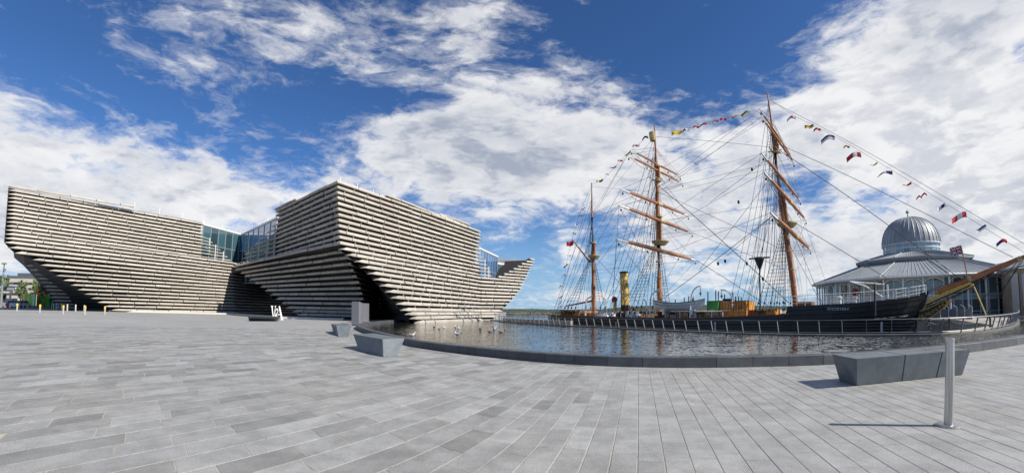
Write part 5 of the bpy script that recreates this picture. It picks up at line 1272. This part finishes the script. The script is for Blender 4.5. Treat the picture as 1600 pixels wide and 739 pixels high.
wall_box('top_floor', 7.5, 216, 57, 206, 430.5, 435, m_dkroof, ob, 25); wall_box('roof_block', 24, 222, 52, 216, 426.5, 431.5, m_dkroof, ob, 12)
wall_box('grey_tower', 56.5, 205, 66, 214, 436, 464, m_dkroof, ob, 20)
g = (Vector((b.x, b.y)) - Vector((a.x, a.y))); L = g.length; g.normalize(); n = Vector((g.y, -g.x)); rz = math.atan2(g.y, g.x)
if n.dot(Vector((a.x, a.y))) > 0: n = -n
for r_ in range(4):
    z = z0 + (z1 - z0) * (.30 + .21 * r_) - 1
    for i in range(5):
        for j in range(2): p = Vector((a.x, a.y)) + g * (L * (.09 + .19 * i) + j * 3.2) + n * .1; k = MB(); k.box((p.x, p.y, z), (2.5, .3, .62), rz); k.build('window', m_win, w1)
# coloured site cabins stacked behind the trees
m_cg = mat('green_cabin_paint', (.12, .62, .08), .6, var=.25, vscale=.5); m_co = mat('orange_cabin_paint', (.75, .17, .03), .6)
GL = [('green site cabin with an orange end panel, lower left of the stack', 36, 56, 459, 470), ('green site cabin, lower right of the stack behind the sapling', 56.5, 84, 459, 470), ('green site cabin on top of the stack beside the museum', 51, 84, 447, 457)]
for lab, p0, p1, y0, y1 in GL:
    o = empty('site_cabin', pxd(p0, 125, 0), lab, 'cabin', 'green and orange site cabins'); bd, a, b, z0, z1 = wall_box('cabin_body', p0, 128, p1, 122, y0, y1, m_cg, o, 3, refx=60)
    g = (b - a); 
    for u in (.16, .5, .82):
        p = a.lerp(b, u); k = MB(); k.box((p.x, p.y, (z0 + z1) / 2), (.9 if u != .5 else .35, .12, (z1 - z0) * .96), math.atan2(g.y, g.x)); k.build('door' if u != .5 else 'orange_panel', m_co if u != .82 else m_win, bd)
k = MB(); a, b = pxd(50, 123, 0), pxd(84, 121, 0); zc = CAM_H + el(60, 458.5) * 123; k.box(((a.x + b.x) / 2, (a.y + b.y) / 2, zc), ((b - a).length, 1.6, .35), math.atan2((b - a).y, (b - a).x)); tag(k.build('cabin_walkway', m_co), 'orange walkway strip between the stacked green cabins', 'walkway')
# parking deck with cars
k = MB(); a, b = pxd(-30, 180, 0), pxd(52, 160, 0); zd = CAM_H + el(30, 455.5) * 165; k.extrude([(a.x, a.y, zd - .5), (b.x, b.y, zd - .5), (b.x - 12, b.y + 14, zd - .5), (a.x - 12, a.y + 14, zd - .5)], (0, 0, .5)); dk = k.build('deck_slab', m_ltrim)
do = empty('parking_deck', pxd(20, 170, 0), 'grey raised parking deck in front of the cream office block', 'parking deck'); dk.parent = do; dk.matrix_parent_inverse = Matrix.Translation(-Vector(do.location))
for i in range(7):
    p = a.lerp(b, i / 6); k = MB(); k.box((p.x - .5, p.y + 1, (zd - .5) / 2), (.4, .4, zd - .5)); k.build('deck_column', m_ltrim, do)
def car(px, D_, z, m_, lab, s=1.):
    p = pxd(px, D_, z); o = empty('parked_car', p, lab, 'car', 'cars parked at the far left'); w = az(px); rz = -w + 1.25; co, si = math.cos(rz), math.sin(rz); Q = lambda x, y, zz: Vector((p.x + x * co - y * si, p.y + x * si + y * co, p.z + zz))
    prof = [(-2.1, .25), (-2.15, .75), (-1.9, .92), (-1.2, .98), (1.0, .95), (1.9, .82), (2.15, .6), (2.1, .25)]
    k = MB(); k.extrude([Q(x, -.85, z_) for x, z_ in prof], Q(0, .85, 0) - Q(0, -.85, 0)); k.build('body', m_, o)
    k = MB(); k.extrude([Q(x, -.72, z_) for x, z_ in ((-1.7, .95), (-1.25, 1.42), (.35, 1.45), (1.1, .95))], Q(0, .72, 0) - Q(0, -.72, 0)); k.build('cabin', m_win, o)
    for x in (-1.3, 1.35):
        for y in (-.86, .72):
            k = MB(); c = Q(x, y, .32); k.tube([c, Q(x, y + .14, .32)], .32, 10); k.build('wheel', m_black, o)
cc = [mat('car_red', (.40, .02, .03), .3), mat('car_white', (.7, .7, .7), .3), mat('car_grey', (.2, .21, .23), .3), mat('car_dark', (.03, .035, .05), .3)]
car(23, 118, 0, cc[0], 'red car parked behind the low hedge at the far left'); car(29, 116, 0, cc[1], 'white car parked just right of the red car'); car(35, 117, 0, cc[1], 'white car parked left of the green cabins'); car(16, 121, 0, cc[2], 'grey car parked left of the red car')
car(11, 166, zd, cc[3], 'dark car at the left end of the raised deck'); car(21, 164, zd, cc[2], 'grey car in the middle of the raised deck'); car(34, 160, zd, cc[1], 'white car at the right end of the raised deck')
# saplings, each with its own trunk and crown
m_bark = mat('pale_bark', (.30, .25, .19), .85, var=.2); m_leaf = mat('young_leaves', (.085, .12, .035), .8, attr='tint')
def sapling(px, yb, yt, cr, lab, dens=150, seed=1):
    p = at(px, yb, 0); D_ = Vector((p.x, p.y)).length; H = CAM_H + el(px, yt) * D_; cr *= D_ / 75; r_ = random.Random(seed); o = empty('sapling', p, lab, 'tree', 'young trees at the far left'); k = MB(); k.tube([p, p + Vector((.05, 0, H * .5)), p + Vector((-.05, .05, H * .97))], [.12, .10, .04], 6)
    for i in range(9): z = H * (.42 + .06 * i); a = r_.uniform(0, 6.3); k.tube([p + Vector((0, 0, z)), p + Vector((cr * .7 * math.cos(a), cr * .7 * math.sin(a), z + cr * .9))], [.03, .01], 4)
    k.build('trunk', m_bark, o); k = MB()
    cl = [(r_.uniform(0, 6.3), r_.uniform(.1, .9) * cr, r_.uniform(.40, 1.0) * H) for _ in range(16)]
    for i in range(int(dens * 1.5)):
        a, rr, z = r_.choice(cl); c = p + Vector((math.cos(a) * rr * (1.2 - z / H * .6) + r_.gauss(0, .16), math.sin(a) * rr * (1.2 - z / H * .6) + r_.gauss(0, .16), z + r_.gauss(0, .28))); s = r_.uniform(.10, .22) * D_ / 75; u = Vector((r_.gauss(0, 1), r_.gauss(0, 1), r_.gauss(0, 1))).normalized() * s; v = u.orthogonal().normalized() * s * .7; k.add([c - u, c + v, c + u, c - v], [(0, 1, 2, 3)], r_.uniform(.6, 1.5))
    lf = k.build('crown', m_leaf, o, fix=False); lf['kind'] = 'stuff'
sapling(33, 478, 440, .8, 'leafy young tree right of the first yellow-topped post', 200, 1); sapling(52, 479.5, 437, .55, 'slender young tree in front of the green cabins', 110, 2); sapling(65, 481.5, 441, .55, 'thin young tree nearest the museum', 120, 3)
sapling(9, 476, 433, .9, 'young tree in front of the left end of the cream building', 150, 4); sapling(41, 478, 457, .3, 'smallest bare young tree between two others', 30, 5); sapling(1, 477, 432, .9, 'young tree at the very left edge', 150, 6)
# hedges
m_hedge = mat('hedge_leaves', (.11, .14, .03), .85, attr='tint')
def hedge(p0, p1, y, h, dpt, lab, n):
    a, b = at(p0, y, 0), at(p1, y, 0); r_ = random.Random(n); k = MB(); g = b - a
    for i in range(n):
        u = r_.random(); c = a + g * u + Vector((r_.uniform(-dpt, dpt), r_.uniform(-dpt, dpt), (r_.random() ** .6) * h * (.75 + .25 * math.sin(u * 17)))); s = r_.uniform(.08, .2); q = Vector((r_.gauss(0, 1), r_.gauss(0, 1), r_.gauss(0, 1))).normalized() * s; v = q.orthogonal().normalized() * s * .8; k.add([c - q, c + v, c + q, c - v], [(0, 1, 2, 3)], r_.uniform(.5, 1.6))
    o = k.build('hedge', m_hedge, fix=False); tag(o, lab, 'hedge')
hedge(17, 30, 473, 1.1, 1.4, 'rounded green bush at the left end of the planting', 2200); hedge(40, 84, 476.5, .8, 1.2, 'low yellow-green planting in front of the site cabins', 4200)
k = MB(); a, b = at(47, 480.6), at(84, 482.5); k.box(((a.x + b.x) / 2, (a.y + b.y) / 2, .2), ((b - a).length, .5, .42), math.atan2((b - a).y, (b - a).x)); tag(k.build('planter_wall', m_kerb), 'low dark granite wall in front of the planting at the far left', 'wall')
k = MB(); a, b = at(-6, 475.5), at(15, 476.2); k.box(((a.x + b.x) / 2, (a.y + b.y) / 2, .25), ((b - a).length, .6, .5), math.atan2((b - a).y, (b - a).x)); tag(k.build('planter_wall', m_kerb), 'low granite wall at the very left edge', 'wall')
# distant mast
p = pxd(1.5, 150, 0); o = empty('lamp_mast', p, 'tall thin grey lamp mast at the very left edge', 'lamp mast'); zt2 = CAM_H + el(7.4, 412) * 150; k = MB(); k.tube([p, Vector((p.x, p.y, zt2))], [.3, .14], 8); k.build('pole', m_galv, o); k = MB(); k.box((p.x, p.y, zt2), (1.4, .5, .35)); k.build('lamp_head', m_galv, o)
for z in (.55, .7, .85): k = MB(); k.box((p.x + .35, p.y, zt2 * z), (.5, .4, .6)); k.build('fitting', m_galv, o)

k = MB(); r_ = random.Random(11)
for i in range(700):
    px = r_.uniform(-40, 84); D_ = r_.uniform(250, 300); z = r_.random() ** .7 * 5.5 * (.7 + .3 * math.sin(px * .35)); w = az(px); q = r_.uniform(.8, 1.9); c = (D_ * math.sin(w), D_ * math.cos(w), z)
    k.add([(c[0] + q * x * 1.2, c[1] + q * y, c[2] + q * zz * r_.uniform(.7, 1.1)) for x, y, zz in ico], icf, r_.uniform(.6, 1.5))
tag(k.build('town_trees', m_wood_f, fix=False), 'dark belt of trees behind the cars at the far left', kind='stuff')
# ================================================================== PLAZA FURNITURE, BIRDS
m_bench = mat('bench_granite', (.135, .155, .170), .6, var=.16, vscale=3, bump=.25, bscale=60, fine=.16)
m_bencht = m_bench
BH = .55
def bench(label, tops, bots, seams, group='dark granite benches on the plaza', bev=.012):
    """tops/bots: outlines (FL, FR, BR, BL) at seat height and on the ground; seams: fractions along the length"""
    c = sum(bots, Vector()) / 4; o = empty('granite_bench', (c.x, c.y, 0), label, 'bench', group); cuts = [0.] + seams + [1.]
    for s, e in zip(cuts[:-1], cuts[1:]):
        L = (tops[1] - tops[0]).length; g = .006 / L; s2, e2 = s + (g if s > 0 else 0), e - (g if e < 1 else 0)
        arc = lambda u: 0.
        f = lambda A, B, u: A.lerp(B, u)
        T4 = [f(tops[0], tops[1], s2), f(tops[0], tops[1], e2), f(tops[3], tops[2], e2), f(tops[3], tops[2], s2)]
        B4 = [f(bots[0], bots[1], s2), f(bots[0], bots[1], e2), f(bots[3], bots[2], e2), f(bots[3], bots[2], s2)]
        bm = bmesh.new(); og = Vector((c.x, c.y, 0)); vb = [bm.verts.new(Vector((p.x, p.y, 0.)) - og) for p in B4]; vt = [bm.verts.new(Vector((p.x, p.y, BH)) - og) for p in T4]
        bm.faces.new(vt); bm.faces.new(list(reversed(vb)))
        for i in range(4): bm.faces.new([vb[i], vb[(i + 1) % 4], vt[(i + 1) % 4], vt[i]])
        bmesh.ops.recalc_face_normals(bm, faces=bm.faces); bmesh.ops.bevel(bm, geom=list(bm.edges), offset=bev, segments=2, affect='EDGES')
        me = bpy.data.meshes.new('granite_block'); bm.to_mesh(me); bm.free(); me.materials.append(m_bench); b_ = bpy.data.objects.new('granite_block', me); C.objects.link(b_); b_.parent = o
def g2(px, py, z): p = at(px, py, z); return Vector((p.x, p.y, 0))
def shift(p, d): return p + d
tb = [g2(1337.4, 560.8, BH), g2(1516.9, 546.2, BH), g2(1489, 543.0, BH), g2(1299.6, 553.4, BH)]
bb = [g2(1338.4, 602.8, 0), g2(1504, 585.7, 0)]; d_ = (tb[3] - tb[0]) * .72; bb += [bb[1] + (tb[2] - tb[1]) * .72, bb[0] + d_]
bench('largest granite bench, three joined flared blocks, at the right before the pool kerb', tb, bb, [.40, .73])
tb = [g2(597.8, 530, BH), g2(632.5, 528.4, BH), g2(584, 520.5, BH), g2(551.6, 522, BH)]
bb = [g2(599, 557.8, 0), g2(621, 557, 0), None, g2(560.5, 547.5, 0)]; bb[2] = bb[3] + (bb[1] - bb[0]) * 1.05
bench('wedge-shaped granite bench nearest the left curve of the pool', tb, bb, [])
tb = [g2(525.8, 508.6, BH), g2(549, 508.6, BH), g2(541.5, 505.4, BH), g2(517, 505.9, BH)]
bb = [g2(528.7, 526.2, 0), g2(544.4, 526.2, 0), None, g2(521, 519.5, 0)]; bb[2] = bb[3] + (bb[1] - bb[0])
bench('small granite bench just left of the grey sign slabs', tb, bb, [])
tb = [g2(387, 494.0, BH), g2(433.5, 494.6, BH), None, None]; n_ = Vector((-.5, 1.4, 0)); tb[2] = tb[1] + n_; tb[3] = tb[0] + n_
bb = [g2(389, 501.2, 0), g2(432, 501.8, 0), None, None]; bb[2] = bb[1] + n_ * .7; bb[3] = bb[0] + n_ * .7
bench('long distant granite bench beside the white letters', tb, bb, [.5])

# steel bollards near the bench
def steel_bollard(p, label, grp='stainless steel bollards on the plaza', h=1.08):
    o = empty('steel_bollard', p, label, 'bollard', grp); x, y = p.x, p.y
    k = MB(); k.lathe((x, y, 0), [(.155, 0), (.155, .012), (.145, .020), (.08, .024)], 40); k.build('base_plate', m_steel, o, smooth=True)
    k = MB(); k.lathe((x, y, .02), [(.053, 0), (.053, h - .05)], 32); k.build('tube', m_steel, o, smooth=True)
    k = MB(); k.lathe((x, y, h - .03), [(.048, -.01), (.056, 0), (.058, .012), (.056, .03), (.04, .036), (.04, .03)], 32); k.build('cap', m_steel, o, smooth=True); return o
pb = at(1481.5, 665.0, 0); steel_bollard(pb, 'tall stainless steel bollard on a round plate in front of the large bench')
tip = at(1579, 556.5, 0); L_ = 1.08 / math.tan(SUN_EL); p2_ = tip + Vector((math.sin(SUN_AZ), math.cos(SUN_AZ), 0)) * L_; steel_bollard(Vector((p2_.x, p2_.y, 0)), 'stainless steel bollard just outside the right edge, only its shadow showing')

# posts at the far left
m_reflect = mat('yellow_band', (.80, .50, .02), .5); m_postst = mat('post_steel', (.50, .48, .45), .45, .3)
def post(p, h, yellow, label, grp, nm):
    o = empty(nm, p, label, 'bollard', grp); k = MB(); k.lathe((p.x, p.y, 0), [(.105, 0), (.105, h - (.30 if yellow else .03)), (.09, h - (.29 if yellow else 0))], 12); k.build('tube', m_postst, o, smooth=True)
    if yellow: k = MB(); k.lathe((p.x, p.y, h - .30), [(.115, 0), (.115, .26), (.08, .31)], 12); k.build('yellow_cap', m_reflect, o, smooth=True)
ordn = ['leftmost of the yellow-topped posts', 'second from left of the yellow-topped posts', 'middle one of the five yellow-topped posts', 'fourth from left of the yellow-topped posts', 'rightmost of the yellow-topped posts, before the museum corner']
for (px, py), l in zip(((26.5, 486.6), (62.3, 489), (98.7, 491), (132.8, 492), (163.7, 492)), ordn): post(at(px, py, 0), 1.05, True, l, 'yellow-topped posts at the left', 'marker_post')
for px, py in ((81, 482.5), (84, 484), (88, 484.2), (91, 483.2), (96, 485.2), (105, 486.8), (108, 481.5), (112, 481), (118, 487.6), (124, 481), (130.5, 480.5), (140, 481), (131.6, 490.8)):
    post(at(px, py, 0), 1.12, False, 'plain pale steel post in the cluster under the museum overhang', 'plain posts under the museum overhang', 'plain_post')

# grey sign slabs
m_sign = mat('sign_slab', (.17, .17, .19), .45, var=.06)
def slab(label, p0, yb0, p1, yb1, ytop, th=.28):
    a, b = at(p0, yb0, 0), at(p1, yb1, 0); D_ = Vector((a.x, a.y)).length; h = CAM_H + el(p0, ytop) * D_; g = Vector((b.x - a.x, b.y - a.y)).normalized(); d = Vector((a.x, a.y)).normalized()
    n = Vector((-g.y, g.x)); n = n if n.dot(d) > 0 else -n; o = empty('sign_slab', ((a.x + b.x) / 2, (a.y + b.y) / 2, 0), label, 'sign', 'grey information slabs by the pool')
    bm = bmesh.new(); og = Vector(o.location); q = [Vector((a.x, a.y, 0)), Vector((b.x, b.y, 0)), Vector((b.x + n.x * th, b.y + n.y * th, 0)), Vector((a.x + n.x * th, a.y + n.y * th, 0))]
    lo = [bm.verts.new(v + Vector((0, 0, .05)) - og) for v in q]; hi = [bm.verts.new(v + Vector((0, 0, h)) - og) for v in q]; bm.faces.new(hi); bm.faces.new(lo[::-1])
    for i in range(4): bm.faces.new([lo[i], lo[(i + 1) % 4], hi[(i + 1) % 4], hi[i]])
    bmesh.ops.recalc_face_normals(bm, faces=bm.faces); bmesh.ops.bevel(bm, geom=list(bm.edges), offset=.02, segments=1, affect='EDGES'); me = bpy.data.meshes.new('panel'); bm.to_mesh(me); bm.free(); me.materials.append(m_sign); x = bpy.data.objects.new('panel', me); C.objects.link(x); x.parent = o
    k = MB(); m_ = (q[0] + q[2]) / 2; k.box((m_.x, m_.y, .03), ((b - a).length * .9, th * .8, .07), math.atan2(g.y, g.x)); k.build('foot', m_black, o)
slab('front grey information slab, the largest, by the left end of the pool', 549, 508.6, 560.7, 509.0, 471.2)
slab('narrow grey information slab in the middle of the three', 561.2, 506.6, 566.3, 506.2, 472.8)
slab('rear grey information slab, rightmost of the three', 567.8, 504.2, 576.5, 503.6, 473.8)

# white museum letters (V&A)
m_letter = mat('letter_white', (.80, .80, .79), .4)
lo_ = empty('museum_letters', pxd(433, 57, 0), 'tall white three-dimensional letters V&A standing in front of the museum', 'letters')
LD = 58.0; lc = pxd(433, LD, 0); ln = Vector((lc.x, lc.y)).normalized(); lx = Vector((ln.y, -ln.x)); LH = 1.75; LW = 1.55
# a plane turned a little, so that the letters show their sides
lx = Vector((lx.x * math.cos(.35) - lx.y * math.sin(.35), lx.x * math.sin(.35) + lx.y * math.cos(.35)))
def LPt(u, v): p = Vector((lc.x, lc.y)) + lx * (u - .5) * LW * 1.12; return Vector((p.x, p.y, v * LH))
def letter(name, polys):
    k = MB()
    for pl in polys: k.extrude([LPt(u, v) for u, v in pl], (ln.x * .32, ln.y * .32, 0))
    k.build(name, m_letter, lo_)
letter('letter_v', [[(0.0, 1.0), (.0, .96), (.05, .95), (.19, 0.03), (.22, 0.03), (.22, .20), (.13, .95), (.18, .96), (.18, 1.0)], [(.22, .03), (.22, .20), (.34, .95), (.29, .96), (.29, 1.0), (.41, 1.0), (.41, .96), (.37, .95), (.245, .03)]])
letter('ampersand', [[(.36, .50), (.41, .70), (.47, .76), (.53, .70), (.52, .58), (.44, .44), (.50, .44), (.56, .56), (.58, .72), (.50, .83), (.41, .80), (.36, .66)], [(.36, .50), (.44, .44), (.60, .06), (.54, .06), (.44, .30), (.38, .42)], [(.38, .42), (.44, .40), (.40, .22), (.45, .10), (.54, .06), (.52, .01), (.42, .02), (.34, .14), (.33, .28)]])
letter('letter_a', [[(.62, 1.0), (.70, 1.0), (.95, .05), (1.0, .04), (1.0, .0), (.78, .0), (.78, .04), (.83, .05), (.62, .86)], [(.55, .42), (.72, .42), (.72, .36), (.53, .36)]])

# seagulls
m_gull = mat('gull_white', (.76, .75, .73), .7, var=.05, vscale=8); m_gullw = mat('gull_grey', (.30, .31, .33), .7); m_gullb = mat('gull_brown', (.28, .23, .18), .8, var=.3, vscale=12); m_beak = mat('beak', (.55, .30, .04), .5); m_dark = mat('gull_dark', (.03, .03, .035), .7)
def gull(px, py, head, label, young=False, s=1.25, wings=False, standing=False):
    s *= .58
    p = at(px, py, WATER_Z); o = empty('seagull', p, label, 'seagull', 'gulls on the pool'); dx, dy = math.cos(head), math.sin(head); side = Vector((-dy, dx, 0)); f = Vector((dx, dy, 0)); Q = lambda a, z, w=0: p + (f * a + Vector((0, 0, z)) + side * w) * s
    spine = [(-.27, .10, .012), (-.20, .095, .035), (-.10, .075, .066), (0, .065, .082), (.09, .085, .074), (.145, .135, .046), (.165, .185, .036), (.185, .225, .042), (.215, .240, .036), (.245, .232, .012)]
    n = 10; vs = []; 
    for i, (a, z, r_) in enumerate(spine):
        a0, z0 = spine[max(i - 1, 0)][:2]; a1, z1 = spine[min(i + 1, len(spine) - 1)][:2]; t = Vector((a1 - a0, z1 - z0)).normalized(); up = Vector((-t.y, t.x))
        for j in range(n): th = 2 * math.pi * j / n; vs.append(Q(a + up.x * r_ * math.cos(th), z + up.y * r_ * math.cos(th), r_ * 1.05 * math.sin(th)))
    k = MB(); m = len(spine); k.add(vs, [(i * n + j, i * n + (j + 1) % n, (i + 1) * n + (j + 1) % n, (i + 1) * n + j) for i in range(m - 1) for j in range(n)] + [tuple(range(n - 1, -1, -1)), tuple(range((m - 1) * n, m * n))]); b = k.build('body', m_gullb if young else m_gull, o, smooth=True)
    k = MB(); k.tube([Q(.24, .230), Q(.285, .220)], [.011 * s, .003 * s], 5); k.build('beak', m_beak if not young else m_dark, o)
    for sg in (1, -1):
        k = MB()
        if wings:
            top = [Q(.06, .12, .05 * sg), Q(.10, .28, .26 * sg), Q(-.02, .34, .55 * sg), Q(-.10, .30, .50 * sg), Q(-.10, .20, .24 * sg), Q(-.08, .11, .05 * sg)]; k.extrude(top, Vector((0, 0, .012)))
        else:
            out_ = [(.08, .115, .078), (.02, .135, .070), (-.12, .125, .050), (-.26, .125, .014), (-.33, .130, .004), (-.22, .100, .030), (-.10, .070, .074), (.03, .065, .088)]
            inner = [Q(a, z, (w - .014) * sg) for a, z, w in out_]; outer = [Q(a, z, (w + .006) * sg) for a, z, w in out_]; m2 = len(out_); k.add(inner + outer, [tuple(range(m2)), tuple(range(2 * m2 - 1, m2 - 1, -1))] + [(i, (i + 1) % m2, (i + 1) % m2 + m2, i + m2) for i in range(m2)])
        k.build('wing', m_gullb if young else m_gullw, o, smooth=False)
    k = MB(); k.tube([Q(-.24, .105), Q(-.34, .125)], [.03 * s, .012 * s], 5); k.build('tail', m_dark if not young else m_gullb, o)
gull(644, 524.5, .15, 'white gull on the water nearest the wedge-shaped bench, leftmost on the pool', s=1.5)
gull(678, 511.5, 2.4, 'brown young gull behind the two small white gulls at the left', True, 1.3)
gull(686, 514.2, 2.6, 'small white gull with tail up, second in the left group', False, 1.25); gull(693.5, 512.6, .6, 'small white gull right of its neighbour in the left group', False, 1.1)
gull(711.5, 512.0, 1.8, 'left of the two upright white gulls behind the pool centre', False, 1.5); gull(716.5, 514.3, 1.5, 'right of the two upright white gulls, just in front of its neighbour', False, 1.5)
gull(714.5, 523.0, 2.9, 'white gull alone in front of the upright pair', False, 1.5)
gull(750, 514.6, 2.3, 'pinkish-brown young gull alone between the left and right groups', True, 1.4)
gull(765.5, 518.6, .1, 'brown young gull facing right at the left of the right-hand group', True, 1.6); gull(783, 519.4, .1, 'brown young gull facing right, nearest of the right-hand group', True, 1.7); gull(789, 515.2, 1.6, 'small brown gull, rightmost of all', True, 1.3)
gull(772, 515.4, 2.7, 'white gull with dark raised wings in the middle of the right-hand group', False, 1.5, True)
